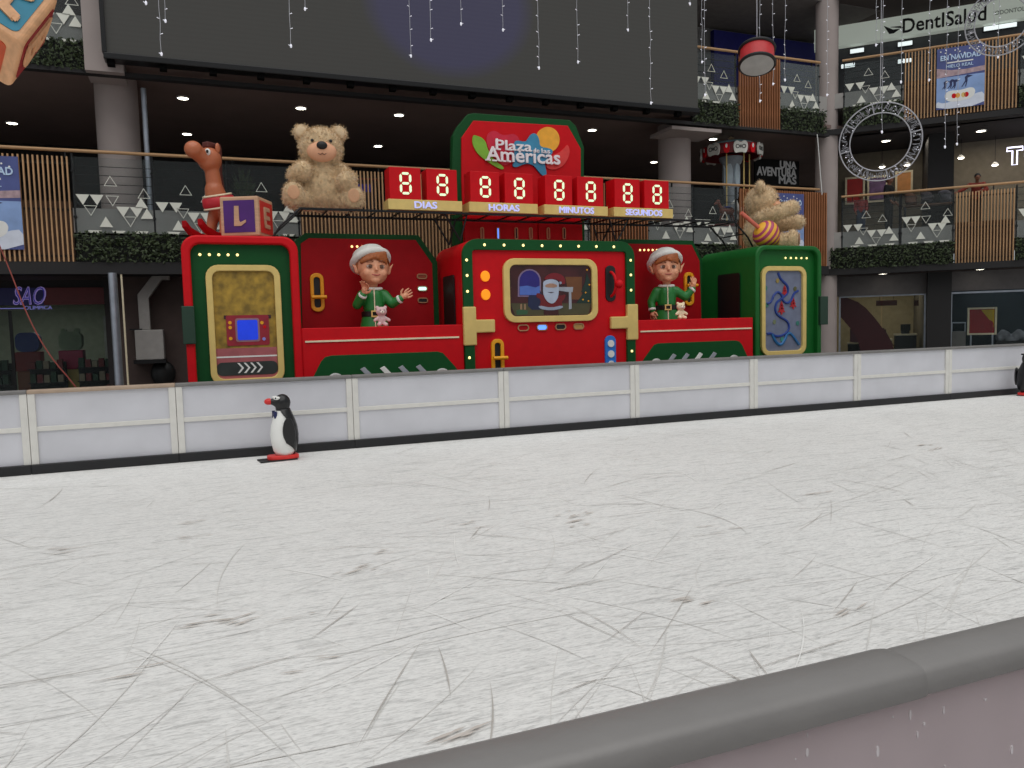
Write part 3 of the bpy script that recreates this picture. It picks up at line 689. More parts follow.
poster(MAIN, 15.2, 16.37, 3.75, 5.42, -.1, 'blue winter poster half hidden by the small bear')

# ------------------------------------------------------------------ top floor wing: sign band and shop
t = thing('shop_sign', 'pale lit sign band with black dental shop lettering', 'sign', (3, 2.3, 10.45), WING)
G().box(-.6, 9, 2.3, 2.6, 10.47, 11.1).part('band', mat('lit_cream_band', (205, 214, 202), .5, emit=.28, var=.04, scale=1), t)
pa, pb = on_frame(903, 20, WING, 2.28), on_frame(986, 20, WING, 2.28)
text('DentISalud', BLACK, t, pa.x, pb.x, 10.56, 10.98, 2.295, .03, .012)
qa, qb = on_frame(884, 30, WING, 2.28), on_frame(904, 30, WING, 2.28)
G().prism([(qa.x, 10.86), (qa.x+.15, 10.60), (qa.x+.28, 10.60), (qb.x-.12, 10.70), (qa.x+.25, 10.71)], 2.26, 2.3).part('emblem', BLACK, t)
G().prism([(qa.x+.18, 10.80), (qb.x-.1, 10.78), (qb.x, 10.70), (qa.x+.45, 10.73)], 2.26, 2.3).part('emblem', BLACK, t)
pa, pb = on_frame(995, 14, WING, 2.28), on_frame(1040, 10, WING, 2.28)
text('ODONTOLOGIA', mat('grey_letter', (150, 156, 150)), t, pa.x, pb.x, 10.66, 10.78, 2.295, .02, 0)
for i, (x, y) in enumerate(((905, 44), (857, 51), (905, 61), (848, 66), (1000, 27))):
    pc = on_frame(x, y, WING, 2.55)
    t = thing('window_lamp_or_reflection', 'white light panel behind the top floor glass, '+('below the black lettering', 'beside the corner column', 'reflected lower in the middle', 'lowest beside the corner column', 'at the far right above the handrail')[i], 'light panel', (pc.x, 2.55, pc.z-.06), WING, group='top floor light panels')
    wd_ = .2 if i != 4 else .42  # the lower middle one is a glass reflection, built as a glowing panel
    G().box(pc.x-wd_, pc.x+wd_, 2.5, 2.6, pc.z-.06, pc.z+.06).part('lens', mat('panel_light', (225, 235, 235), .4, emit=1.0), t)
    G().box(pc.x-wd_-.02, pc.x+wd_+.02, 2.53, 2.6, pc.z-.08, pc.z+.08).part('frame', FASC, t)
# navy panel on the top floor of the main facade
pa, pb = px(714, 30, 20.9), px(845, 60, 20.9)
G().box(pa[0], pb[0], 20.9, 21.08, 8.3, 11.0).solo('navy_cladding', mat('navy_panel', (26, 26, 112), .5), 'dark navy wall panel behind the hanging drum', 'panel', (15.5, 20.9, 8.3))

# ------------------------------------------------------------------ second floor wing: shops, display panels, people
def wpanel(xa, xb, ya, yb, colr, label, off=3.05):
    a, b = on_frame(xa, yb, WING, off), on_frame(xb, ya, WING, off)
    t = thing('framed_display', label, 'display panel', ((a.x+b.x)/2, off, a.z), WING, group='framed display panels')
    o_, i_ = [(a.x, a.z), (b.x, a.z), (b.x, b.z), (a.x, b.z)], [(a.x+.06, a.z+.06), (b.x-.06, a.z+.06), (b.x-.06, b.z-.06), (a.x+.06, b.z-.06)]
    G().ring(o_, i_, off-.04, off+.02).part('frame', CREAM, t); G().prism(i_, off-.01, off+.02).part('picture', colr, t)
wpanel(845, 865, 176, 205, mat('panel_red', (190, 40, 36), .5), 'white framed red display panel beside the corner column')
wpanel(867, 888, 175, 203, mat('panel_purple', (120, 90, 130), .5, var=.4, scale=5), 'white framed purple display panel behind the person in black')
wpanel(895, 913, 170, 194, mat('panel_orange', (220, 150, 84), .5), 'white framed orange display panel right of the person in black')
arealamp('wing_shop_light', tuple(WING @ Vector((4.5, 1.8, 7.1))), 5, 1.0, 42, (1, .9, .75), (0, 0, -math.pi/4))
t = thing('neon_sign', 'white neon outline letters at the right photo edge', 'sign', (5.1, 2.0, 6.2), WING)
NEON = mat('neon_tube', (225, 225, 255), .3, emit=2.2)
a, b = on_frame(1007, 148, WING, 2.0), on_frame(1022.5, 164, WING, 2.0)
xm = (a.x+b.x)/2
Tp = [(a.x, a.z), (b.x, a.z), (b.x, a.z-.1), (xm+.06, a.z-.1), (xm+.06, b.z), (xm-.06, b.z), (xm-.06, a.z-.1), (a.x, a.z-.1)]
G().tube([(x, 2.0, z) for x, z in Tp], .02, 6, closed=True).part('neon_letter', NEON, t)
cxo = b.x+.28; G().tube([(cxo+.22*math.cos(q), 2.0, (a.z+b.z)/2+.24*math.sin(q)) for q in [i*math.pi/12 for i in range(24)]], .02, 6, closed=True).part('neon_letter', NEON, t)
a, b = on_frame(985, 145, WING, 1.2), on_frame(1024, 175, WING, 1.2)
G().tube([(a.x, 1.2, a.z), (b.x+.4, 1.2, b.z-.3)], .05, 4).solo('ceiling_brace', FASC, 'sloping grey brace beside the neon letters', 'brace', (b.x, 1.2, b.z))
for i, (x, y, lb) in enumerate(((961, 157, 'left'), (995, 164, 'right'), (882, 166, 'framed by the light ring'), (907, 164, 'beside the light ring'))):
    a = on_frame(x, y, WING, 2.6)
    t = thing('pendant_lamp', 'small white pendant lamp in the wing shop, '+lb, 'lamp', (a.x, 2.6, a.z), WING, group='wing shop pendants')
    G().lathe([(.10, -.03), (.10, .0), (.04, .06)], 14, c=(a.x, 2.6, a.z)).part('shade', WHITE, t); G().ell((a.x, 2.6, a.z-.035), (.085, .085, .03), 12, 6).part('lens', LAMP, t); G().tube([(a.x, 2.6, a.z+.05), (a.x, 2.6, 7.2)], .008, 6).part('cord', BLKM, t)
def person(frame, x, y, z0, h, top, legs, hair, label, lean=0.0, arms=None, turn=0):
    t = thing('person', label, 'person', (x, y, z0), frame)
    s = h/1.7; M = Matrix.Translation((x, y, z0)) @ Matrix.Rotation(turn, 4, 'Z') @ Matrix.Scale(s, 4)
    P = lambda a, b, c: (a, b-lean*max(0, c-.95), c)
    g = G(); g.ell(P(0, -.02, 1.58), (.085, .1, .115), M=M); g.cap(P(0, 0, 1.38), .055, P(0, -.01, 1.5), .05, M); g.ell(P(0, -.12, 1.57), (.018, .02, .025), M=M)
    for sx in (-1, 1): g.ell(P(sx*.085, -.01, 1.58), (.015, .025, .03), M=M)
    g.cap(P(0, 0, 1.3), .12, P(0, 0, 1.0), .11, M)
    arms = arms or [[(-.2, 0, 1.36), (-.24, .0, 1.08), (-.2, -.16, .88)], [(.2, 0, 1.36), (.24, 0, 1.08), (.2, -.16, .88)]]
    for A in arms:
        q = [P(*v) for v in A]; g.cap(q[0], .05, q[1], .042, M); g.cap(q[1], .04, q[2], .028, M)
        dv = (Vector(q[2])-Vector(q[1])).normalized(); sd_ = dv.orthogonal().normalized()
        pm = Vector(q[2])+dv*.06; g.cap(q[2], .03, pm, .034, M, 8)
        for i in range(4): bpt = pm+sd_*(.024*(i-1.5)); g.cap(bpt, .010, bpt+dv*(.07+.012*(i in (1, 2))), .008, M, 6)
        g.cap(Vector(q[2])+sd_*.03, .011, Vector(q[2])+sd_*.07+dv*.05, .009, M, 6)
    for sx in (-1, 1): g.cap((sx*.09, 0, .95), .085, (sx*.1, 0, .5), .06, M); g.cap((sx*.1, 0, .5), .055, (sx*.1, .01, .08), .04, M); g.cap((sx*.1, .02, .05), .045, (sx*.1, -.12, .04), .035, M)
    blob(g, 'body', mat('person_skin', (120, 78, 58), .6), t, .011*s, 1)
    g = G(); g.cap(P(-.1, 0, 1.32), .105, P(.1, 0, 1.32), .105, M); g.cap(P(0, 0, 1.28), .155, P(0, 0, .98), .15, M)
    for A in arms:
        q = [P(*v) for v in A]; g.cap(q[0], .075, q[1], .06, M); g.cap(q[1], .06, Vector(q[1]).lerp(Vector(q[2]), .6), .05, M)
    blob(g, 'shirt', top, t, .02*s, 3)
    g = G(); g.cap(P(-.06, 0, .95), .13, P(.06, 0, .95), .13, M)
    for sx in (-1, 1): g.cap((sx*.09, 0, .9), .105, (sx*.1, 0, .1), .075, M)
    blob(g, 'trousers', legs, t, .02*s, 3)
    G().ell(P(0, .012, 1.61), (.098, .108, .11), 16, 12, M, keep=lambda q: q.z > s*(-.02) or q.y > s*.02).part('hair', hair, t, smooth=60)
HBLK = mat('black_hair', (16, 14, 14), .6); DARKCL = mat('black_cloth', (16, 16, 18), .8)
pp_ = on_frame(972, 185, WING, .45)
person(WING, pp_.x+.12, .62, 4.35, 1.42, mat('orange_red_shirt', (128, 44, 34), .8), DARKCL, HBLK, 'person in an orange red top leaning arms on the handrail', .5,
       [[(-.2, 0, 1.36), (-.42, -.12, 1.2), (-.62, -.25, 1.12)], [(.2, 0, 1.36), (.3, -.1, 1.15), (.05, -.28, 1.1)]])
pp_ = on_frame(889, 185, WING, .9)
person(WING, pp_.x, .9, 4.35, 1.66, DARKCL, DARKCL, HBLK, 'person in black standing in front of the purple panel', 0, turn=1.2)
pp_ = on_frame(861, 200, WING, .9)
person(WING, pp_.x, .9, 4.35, 1.22, mat('dark_red_shirt', (120, 34, 32), .8), mat('denim', (52, 60, 76), .8), HBLK, 'small dark haired person in dark red behind the balustrade')
for i, (x, c, lb) in enumerate(((2.15, (92, 66, 52), 'brown'), (2.6, (66, 62, 66), 'charcoal'), (3.05, (84, 84, 92), 'grey'))):
    t = thing('clothes_stack', lb+' heap of clothes on a table behind the wing balustrade', 'clothes', (x, 1.05, 5.1), WING, group='clothes heaps')
    g = G(); rq = random.Random(i)
    for k_ in range(6): g.ell((x+rq.uniform(-.05, .05), 1.05+rq.uniform(-.05, .05), 5.1+.05*k_+.06), (.16, .13, .07), 12, 8, rot=Euler((rq.uniform(-.3, .3), rq.uniform(-.3, .3), 0)))
    blob(g, 'cloth', mat('cloth_'+lb, c, .85, var=.2), t, .03, 3)
t = thing('sale_table', 'dark table carrying heaps of clothes behind the wing balustrade', 'table', (2.5, 1.2, 4.35), WING)
G().box(1.95, 3.3, .85, 1.26, 5.06, 5.1).part('table_top', WOODD, t)
for x in (2.0, 3.25):
    for y in (.90, 1.2): G().box(x-.025, x+.025, y-.025, y+.025, 4.35, 5.06).part('leg', BLKM, t)

# ------------------------------------------------------------------ ground floor wing shops
def shopglass(x0, x1, n, label):
    t = thing('shop_window', label, 'window', ((x0+x1)/2, .85, 0), WING)
    for i in range(n):
        a = x0+(x1-x0)/n*i; G().box(a+.02, a+(x1-x0)/n-.02, .86, .87, 0, 2.46).part('pane', SHOPG, t)
    for a in (x0+.015, x1-.015): G().box(a-.025, a+.025, .83, .89, 0, 2.46).part('frame_post', STEEL, t)
    G().box(x0, x1, .83, .89, 2.42, 2.47).part('head_rail', STEEL, t)
    return t
sw = shopglass(.2, 2.57, 2, 'window of the cream lit shop with a dark red arch decal')
DR = mat('maroon_decal', (52, 12, 18), .5)
def wq(pts): return [(max(.24, on_frame(x, y, WING, .85).x), on_frame(x, y, WING, .85).z) for x, y in pts]
G().prism(wq([(836, 296), (848, 298), (858, 302), (866, 308), (874, 317), (881, 326), (889, 338), (897, 356), (862, 356), (857, 338), (850, 328), (836, 317)]), .845, .858).part('arch_decal', DR, sw)
G().prism(wq([(850, 329), (884, 328), (894, 346), (850, 342)]), .846, .8575).part('band_decal', mat('maroon_decal_dark', (40, 12, 20), .5), sw)
arealamp('cream_shop_light', tuple(WING @ Vector((1.3, 3.0, 2.95))), 2.0, 1.5, 15, (1, .9, .7), (0, 0, -math.pi/4))
G().box(.1, 2.6, 1.1, 5, 2.98, 3.05).struct('ceiling_shop_right', mat('cream_shop_ceiling', (120, 110, 90), .9), WING)
G().box(2.55, 2.65, 1.2, 5, 0, 3.05).struct('wall_shop_divider', mat('divider', (120, 112, 96), .8), WING)
for i, (xa, xb, y_, lb) in enumerate(((876, 897, 303, 'long'), (914, 922, 303, 'short'))):
    a, b = on_frame(xa, y_+3, WING, 3.0), on_frame(xb, y_-3, WING, 3.0)
    t = thing('hanging_sign', lb+' dark hanging sign inside the cream shop', 'sign', ((a.x+b.x)/2, 3.0, a.z), WING, group='hanging shop signs')
    G().box(a.x, b.x, 2.97, 3.03, a.z, b.z).part('board', DR, t)
    for x in (a.x+.1, b.x-.1): G().tube([(x, 3, b.z), (x, 3, 2.98)], .006, 5).part('wire', BLKM, t)
for i, (x, h, c) in enumerate(((.75, 1.0, BLACK), (1.43, 1.1, mat('counter_grey', (70, 70, 74))), (2.12, 1.25, mat('counter_dark', (34, 32, 36))))):
    t = thing('shop_counter', ('left black', 'middle grey', 'right dark')[i]+' counter inside the cream shop', 'counter', (x, 2.2, -.05), WING, group='cream shop counters')
    G().box(x-.3, x+.3, 1.9, 2.5, -.06, h-.05).part('body', c, t); G().box(x-.32, x+.32, 1.88, 2.52, h-.05, h).part('worktop', CREAM, t)
    G().box(x-.12, x+.12, 2.1, 2.3, h, h+.25).part('till', BLACK, t, bevel=.02)
    G().box(x-.14, x+.14, 2.05, 2.08, h+.1, h+.3).part('till_screen', FASC, t)
sw2 = shopglass(3.22, 6.5, 3, 'window of the dark teal shop at the right')
G().box(3.2, 9, 2.4, 2.5, 0, 3.06).struct('wall_shop_teal', mat('teal_shop_back', (30, 44, 52), .7), WING)
a, b = on_frame(967, 335, WING, 1.4), on_frame(997, 307, WING, 1.4)
t = thing('promo_board', 'white framed promotion board in red and yellow in the teal shop', 'board', ((a.x+b.x)/2, 1.4, a.z), WING)
o_, i_ = [(a.x, a.z), (b.x, a.z), (b.x, b.z), (a.x, b.z)], [(a.x+.05, a.z+.05), (b.x-.05, a.z+.05), (b.x-.05, b.z-.05), (a.x+.05, b.z-.05)]
G().ring(o_, i_, 1.36, 1.42).part('frame', CREAM, t); G().prism(i_, 1.4, 1.42).part('print_red', mat('promo_red', (150, 26, 34)), t)
G().prism([(a.x+.35, b.z-.07), (b.x-.06, b.z-.07), (b.x-.06, a.z+.2), (b.x-.2, b.z-.35)], 1.385, 1.4).part('print_yellow', mat('promo_yellow', (190, 160, 40)), t)
G().prism(disc(b.x-.22, a.z+.3, .14), 1.375, 1.39).part('print_ball', mat('promo_red'), t)
for x in (a.x+.1, b.x-.1): G().box(x-.02, x+.02, 1.38, 1.44, 0, a.z).part('leg', STEEL, t)
t = thing('display_case', 'grey display case with goods left in the teal shop', 'case', (3.5, 1.6, 0), WING)
G().box(3.3, 3.68, 1.3, 1.8, 0, 1.3).part('body', mat('case_grey', (120, 116, 112)), t); G().box(3.3, 3.68, 1.3, 1.8, 1.55, 1.58).part('glass_top', STEEL, t)
for x in (3.32, 3.66): G().box(x-.01, x+.01, 1.3, 1.32, 1.3, 1.55).part('case_post', STEEL, t)
t = thing('goods_pile', 'pale pile of bagged goods right in the teal shop', 'goods', (4.7, 1.6, 0), WING)
G().box(4.5, 5.25, 1.5, 1.8, 0, 1.0).part('plinth', FASC, t); g = G()
for k_ in range(8): g.ell((4.6+.08*k_, 1.62, 1.1+.1*math.sin(k_*1.3)), (.12, .12, .14), 10, 7)
blob(g, 'bags', mat('bag_grey', (120, 122, 128), .5, var=.3), t, .03, 2)
arealamp('teal_shop_light', tuple(WING @ Vector((4.6, 1.7, 2.9))), 1.5, .5, 5, (.9, .95, 1), (0, 0, -math.pi/4))

# ------------------------------------------------------------------ carousel and poster on the second floor
cx_, cy_ = 14.7, 19.15
kx = 19.15/20.5
t = thing('carousel', 'small ornate carousel with pale blue roof behind the balcony rail', 'carousel', (cx_, cy_, 4.45))
PALE = mat('carousel_blue', (150, 190, 196), .5); ORN = mat('carousel_pale_ornament', (210, 208, 200), .5); TRUNK = mat('carousel_trunk', (140, 148, 156), .5, var=.15)
zt = 6.72
rf = G().lathe([(.80, 7.02), (.78, 7.05), (.55, 7.15), (.28, 7.20), (.1, 7.22)], 32, c=(cx_, cy_, -.13)).part('roof', PALE, t, smooth=50)
G().lathe([(.1, 7.21), (.12, 7.24), (.06, 7.27), (.1, 7.31), (.04, 7.34), (.01, 7.37)], 14, c=(cx_, cy_, -.13)).part('finial', mat('finial_cream', (216, 190, 160)), rf, smooth=50)
G().lathe([(.83, 7.03), (.85, 6.92), (.81, 6.74), (.77, 6.74), (.79, 7.02)], 32, c=(cx_, cy_, -.13)).part('valance', mat('carousel_maroon', (120, 26, 30)), t, smooth=50)
for i in range(14):
    an = i*2*math.pi/14+.1; M = Matrix.Translation((cx_, cy_, .29)) @ Matrix.Rotation(an, 4, 'Z') @ Matrix.Translation((0, -.84, 0))
    if i % 2: p = G().prism(chaikin([(-.21, 6.44), (-.19, 6.58), (-.1, 6.64), (0, 6.56), (.1, 6.64), (.19, 6.58), (.21, 6.44), (.16, 6.26), (.06, 6.3), (-.06, 6.3), (-.16, 6.26)], 2), -.05, .0, M).part('scroll_panel', ORN, t)
    else: p = G().prism(chaikin([(-.06, 6.3), (-.1, 6.48), (0, 6.62), (.1, 6.48), (.06, 6.3)], 2), -.04, 0, M).part('red_panel', RED, t)
    if i % 2:
        for sx in (-1, 1):
            G().ring(disc(sx*.09, 6.46, .06, n=14), disc(sx*.09, 6.46, .04, n=14), -.06, -.05, M).part('scroll_curl', BLACK, p)
        G().prism(disc(0, 6.46, .02, .05, 10), -.06, -.05, M).part('scroll_drop', BLACK, p)
    else: G().prism(disc(0, 6.5, .03, .06), -.05, -.04, M).part('pearl', WHITE, p)
G().lathe([(.36, 6.74), (.34, 6.66), (.22, 6.5), (.19, 6.3), (.22, 5.95), (.21, 5.6), (.17, 5.5), (.17, 4.5)], 16, c=(cx_, cy_, -.13)).part('centre_column', TRUNK, t, smooth=50)
for i in range(6):
    an = i*math.pi/3+.2; M = Matrix.Translation((cx_, cy_, 0)) @ Matrix.Rotation(an, 4, 'Z') @ Matrix.Translation((0, -.21, 0))
    G().prism(disc(0, 6.08, .09, .36, 16), -.03, .02, M).part('mirror_panel', mat('mirror_pale', (190, 205, 214), .3), t)
G().lathe([(.85, 4.45), (.85, 4.6), (.8, 4.62)], 32, c=(cx_, cy_, 0)).part('platform', mat('carousel_platform', (110, 40, 36)), t)
for i, (an, c) in enumerate(((-.9, (120, 60, 40)), (.1, (210, 210, 206)), (1.0, (120, 110, 90)), (2.4, (190, 180, 160)))):
    hx, hy = cx_+.52*math.sin(an), cy_-.52*math.cos(an); g = G()
    g.cap((hx-.16, hy, 5.0), .1, (hx+.14, hy, 5.0), .11); g.cap((hx-.2, hy, 5.05), .06, (hx-.3, hy, 5.24), .05); g.cap((hx-.3, hy, 5.26), .06, (hx-.42, hy, 5.18), .035)
    for dx in (-.14, .14):
        for dy in (-.05, .05): g.cap((hx+dx, hy+dy, 4.94), .035, (hx+dx*1.6, hy+dy, 4.72), .022)
    o = blob(g, 'horse', mat('carousel_horse%d' % i, c, .5), t, .022, 1)
    G().tube([(hx, hy, 4.6), (hx, hy, 6.68)], .018, 8).part('pole', GOLD, o)
    G().ell((hx, hy-.01, 5.1), (.12, .11, .03)).part('saddle', mat('carousel_saddle%d' % (i % 2), ((40, 60, 140), (150, 40, 40))[i % 2]), o)
pa, pb = px(755, 163, 22.0), px(799, 200, 22.0)
t = thing('advert_board', 'black advert board with grey words above the small bear', 'board', ((pa[0]+pb[0])/2, 22.0, 4.45))
G().box(pa[0], pb[0], 22.0, 22.06, 4.45, min(pa[1]+.15, 7.38)).part('board', BLACK, t)
WL = mat('grey_advert_letters', (190, 190, 190), .5, emit=.12)
for s_, ya, yb, xa, xb in (('UNA', 162, 168, 780, 796), ('AVENTURA', 169, 175, 757, 796), ('MÁS', 175.5, 183.5, 779, 796)):
    a, b = px(xa, yb, 22.0), px(xb, ya, 22.0); text(s_, WL, t, a[0], b[0], a[1], b[1], 22.0, .01, .03)
# things far back on the second floor
G().ell((3.35, 21.0, 6.05), (.13, .13, .16)).solo('balloon', mat('balloon_yellow', (240, 160, 30), .4), 'yellow orange balloon beside the big bear head', 'balloon', (3.35, 21.0, 5.9), smooth=60)
t = thing('kiosk', 'dark red kiosk counter behind the balcony rail right of the bear', 'kiosk', (3.6, 21.2, 4.45))
G().box(3.1, 4.4, 20.9, 21.5, 4.45, 5.85).part('body', mat('kiosk_dark', (40, 30, 40)), t); G().box(3.0, 4.5, 20.85, 21.55, 5.82, 5.9).part('worktop', mat('kiosk_red', (130, 30, 30)), t)
G().box(3.2, 4.3, 20.88, 20.9, 5.5, 5.7).part('blue_strip', mat('kiosk_blue', (40, 40, 130), .4, emit=.2), t)
t = thing('planter_tree', 'dark potted plant behind the balcony rail right of the horse', 'plant', (1.0, 20.0, 4.45))
G().lathe([(.16, 4.45), (.22, 4.9), (.2, 4.9)], 16, c=(1.0, 20.0, 0)).part('pot', FASC, t, smooth=40)
g = G(); rq = random.Random(2)
for k_ in range(160):
    a_ = rq.uniform(0, 6.28); e_ = rq.uniform(.1, 1.3); L = rq.uniform(.3, .8); b_ = Vector((1, 20, 4.9)); tip = b_+Vector((math.cos(a_)*L*.5*math.cos(e_), math.sin(a_)*L*.5*math.cos(e_), L*math.sin(e_)+.25))
    n_ = Vector((-math.sin(a_), math.cos(a_), 0))*.03; m_ = b_.lerp(tip, .6)+Vector((0, 0, .06)); g.add([b_, m_+n_, tip, m_-n_], [(0, 1, 2), (0, 2, 3)])
g.part('leaves', LEAF, t, kind='stuff')

# ================================================================== the train
YT = 13.5; XC = 6.215
def bulbs(parent, pts, y, rad=.023, name='bulb'):
    for x, z in pts: G().ell((x, y, z), (rad, rad*.7, rad), 10, 6).part(name, BULB, parent, smooth=60)
def frame_part(name, m, parent, o, i, y0, y1, bevel=.0, smooth=0): return G().ring(o, i, y0, y1).part(name, m, parent, bevel=bevel, smooth=smooth)
def rbox_shell(x0, x1, z0, z1, rad, y0, y1, thick):
    """rounded tunnel: outer shell of a cab, open at the front"""
    return G().ring(rr(x0, x1, z0, z1, rad), rr(x0+thick, x1-thick, z0+thick, z1-thick, max(.02, rad-thick*.6)), y0, y1)
# ---- left cab: red surround, green face, gold window
def cab(x0, x1, shell_m, label, left):
    t = thing('train_cab', label, 'train cab', ((x0+x1)/2, YT+.7, -.06))
    th = .135 if left else .10
    rbox_shell(x0, x1, -.06, 3.40, .24, YT-.01, YT+(1.5 if left else 2.0), th).part('surround', shell_m, t, bevel=.03, smooth=40)
    face = GREEN if left else LGREEN
    G().prism(rr(x0+th-.02, x1-th+.02, .0, 3.42-th+.02, .12), YT+.12, YT+.2).part('front_panel', face, t)
    G().prism(rr(x0+.05, x1-.05, .0, 3.35, .2), YT+1.40, YT+1.46).part('back_panel', face, t)
    return t
tl = cab(-.32, 1.50, RED, 'left train cab with a red surround, green face and gold window', True)
YF = YT+.12                      # front face of the recessed panel
def window(t, x0, x1, z0, z1, wd, rad, y):
    G().ring(rr(x0, x1, z0, z1, rad), rr(x0+wd, x1-wd, z0+wd, z1-wd, rad*.6), y-.07, y).part('window_frame', GOLD, t, bevel=.012)
    return G().prism(rr(x0+wd-.01, x1-wd+.01, z0+wd-.01, z1-wd+.01, rad*.6), y-.012, y)
# the recessed panel sits a little behind the surround, so its features are read on the plane YF
sx = YF/YT
def q(x, z): return x*sx, EYE+(z-EYE)*sx
wx0, wz0 = q(.025, .96); wx1, wz1 = q(1.185, 2.92)
wp = window(tl, wx0, wx1, wz0, wz1, .10, .2, YF).part('window_picture', mat('picture_wallpaper', (158, 126, 42), .5, var=.45, scale=7), tl)
fl = q(.12, 1.5); fr = q(1.08, 1.5)
g = G(); g.box(fl[0], fr[0], YF-.018, YF-.012, wz0+.1, q(0, 1.56)[1]); g.part('floor_print', mat('picture_pink', (170, 92, 96), .5, var=.12), wp)
G().box(fl[0], fr[0], YF-.022, YF-.016, q(0, 1.405)[1], q(0, 1.43)[1]).part('line_print', WHITE, wp)
G().prism(rr(fl[0]+.0, fr[0]-.0, q(0, 1.11)[1], q(0, 1.33)[1], .09), YF-.026, YF-.016).part('conveyor_print', mat('picture_charcoal', (48, 54, 52), .5, var=.3, scale=3), wp)
for i in range(4):
    a = q(.44+.10*i, 1.23)
    G().prism([(a[0], a[1]+.085), (a[0]+.035, a[1]+.085), (a[0]+.105, a[1]), (a[0]+.035, a[1]-.085), (a[0], a[1]-.085), (a[0]+.07, a[1])], YF-.032, YF-.026).part('arrow_print', WHITE, wp)
a, b = q(.30, 1.60), q(.97, 2.10)
mc = G().prism(rr(a[0], b[0], a[1], b[1], .03), YF-.03, YF-.012).part('machine_print', mat('picture_machine', (150, 26, 44), .5, var=.2), wp)
G().box(a[0]-.03, b[0]+.04, YF-.028, YF-.012, b[1]-.06, b[1]).part('machine_top_print', mat('picture_dark', (60, 20, 30)), wp)
a, b = q(.47, 1.69), q(.79, 2.02)
G().prism(rr(a[0]-.03, b[0]+.03, a[1]-.03, b[1]+.03, .04), YF-.034, YF-.03).part('screen_rim_print', mat('picture_rim', (150, 110, 120)), wp)
G().prism(rr(a[0], b[0], a[1], b[1], .03), YF-.038, YF-.03).part('screen_print', mat('picture_blue', (20, 60, 220), .4, emit=.35), wp)
for dx, dz, c in ((.36, 1.98, YEL), (.36, 1.72, YEL), (.86, 1.97, YEL), (.9, 1.9, RED), (.88, 1.7, mat('picture_lilac', (140, 140, 220))), (.36, 1.9, YEL)):
    a = q(dx, dz); G().prism(disc(a[0], a[1], .028), YF-.036, YF-.03).part('button_print', c, wp)
bulbs(tl, [q(-.04+.1425*i, 3.085) for i in range(5)], YF-.02)
G().box(-.36, -.17, YT-.07, YT+.1, 1.65, 2.26).part('side_tab', mat('dark_green_tab', (24, 56, 40), .5), tl, bevel=.01)
# ---- right cab, mirrored: green all over, map window, open side
tr = cab(10.99, 12.79, LGREEN, 'right train cab, green all over with a gold framed map window', False)
wx0, wz0 = q(11.10, 1.02); wx1, wz1 = q(12.31, 2.95)
wp = window(tr, wx0, wx1, wz0, wz1, .10, .2, YF).part('window_picture', mat('map_lilac', (112, 119, 142), .5, var=.16, scale=5), tr)
def mapline(pts, rad=.027, m=None):
    P = [px(755+u/8.0, 262+v/8.0, YF-.02) for u, v in pts]
    P = chaikin_open([(x, YF-.02, z) for x, z in P], 2); G().tube(P, rad, 6).part('ribbon_print', m or mat('map_blue', (30, 60, 140), .5), wp)
mapline([(185, 85), (205, 140), (265, 190), (265, 250), (215, 290), (165, 330), (160, 400), (200, 440), (260, 470), (278, 530), (240, 580), (170, 600), (130, 570), (95, 575)])
mapline([(95, 335), (130, 320), (150, 260), (185, 235), (215, 265), (215, 300), (255, 335), (290, 310), (310, 250), (345, 230)])
mapline([(135, 575), (165, 640), (205, 670), (240, 620), (255, 570), (290, 570), (350, 660)], .032, mat('map_blue2', (40, 110, 170), .5))
for u, v, s_ in ((237, 225, .8), (212, 365, 1.05), (305, 325, .95)):
    x, z = px(755+u/8, 262+v/8, YF-.02); h = .19*s_
    for k_ in range(3): G().prism([(x-h*(.5-.12*k_), z-h*.5+h*.33*k_), (x+h*(.5-.12*k_), z-h*.5+h*.33*k_), (x, z+h*.05+h*.33*k_)], YF-.03, YF-.012).part('tree_print', mat('map_red', (176, 24, 34)), wp)
    G().box(x-.02, x+.02, YF-.03, YF-.012, z-h*.75, z-h*.5).part('trunk_print', mat('map_red'), wp)
for u, v, c in ((180, 150, (150, 130, 70)), (320, 215, (90, 90, 50)), (340, 490, (50, 120, 110)), (85, 210, (60, 120, 110)), (155, 480, (110, 120, 90)), (215, 620, (60, 140, 130)), (95, 345, (60, 120, 110))):
    x, z = px(755+u/8, 262+v/8, YF-.02); G().prism(chaikin([(x-.05, z-.03), (x+.03, z-.06), (x+.05, z+.04), (x-.02, z+.06)], 2), YF-.026, YF-.012).part('motif_print', mat('motif_%d_%d' % (u, v), c), wp)
bulbs(tr, [q(11.77+.145*i, 3.13) for i in range(5)], YF-.02)
G().box(12.70, 12.92, YT-.07, YT+.1, 1.66, 2.29).part('side_tab', mat('dark_green_tab'), tr, bevel=.01)
G().prism([(p[0], p[1]) for p in rr(.50, 1.28, .4, 2.85, .06)], 0, .02, Matrix.Translation((10.975, YT, 0)) @ Matrix.Rotation(math.pi/2, 4, 'Z')).part('side_opening', BLACK, tr)
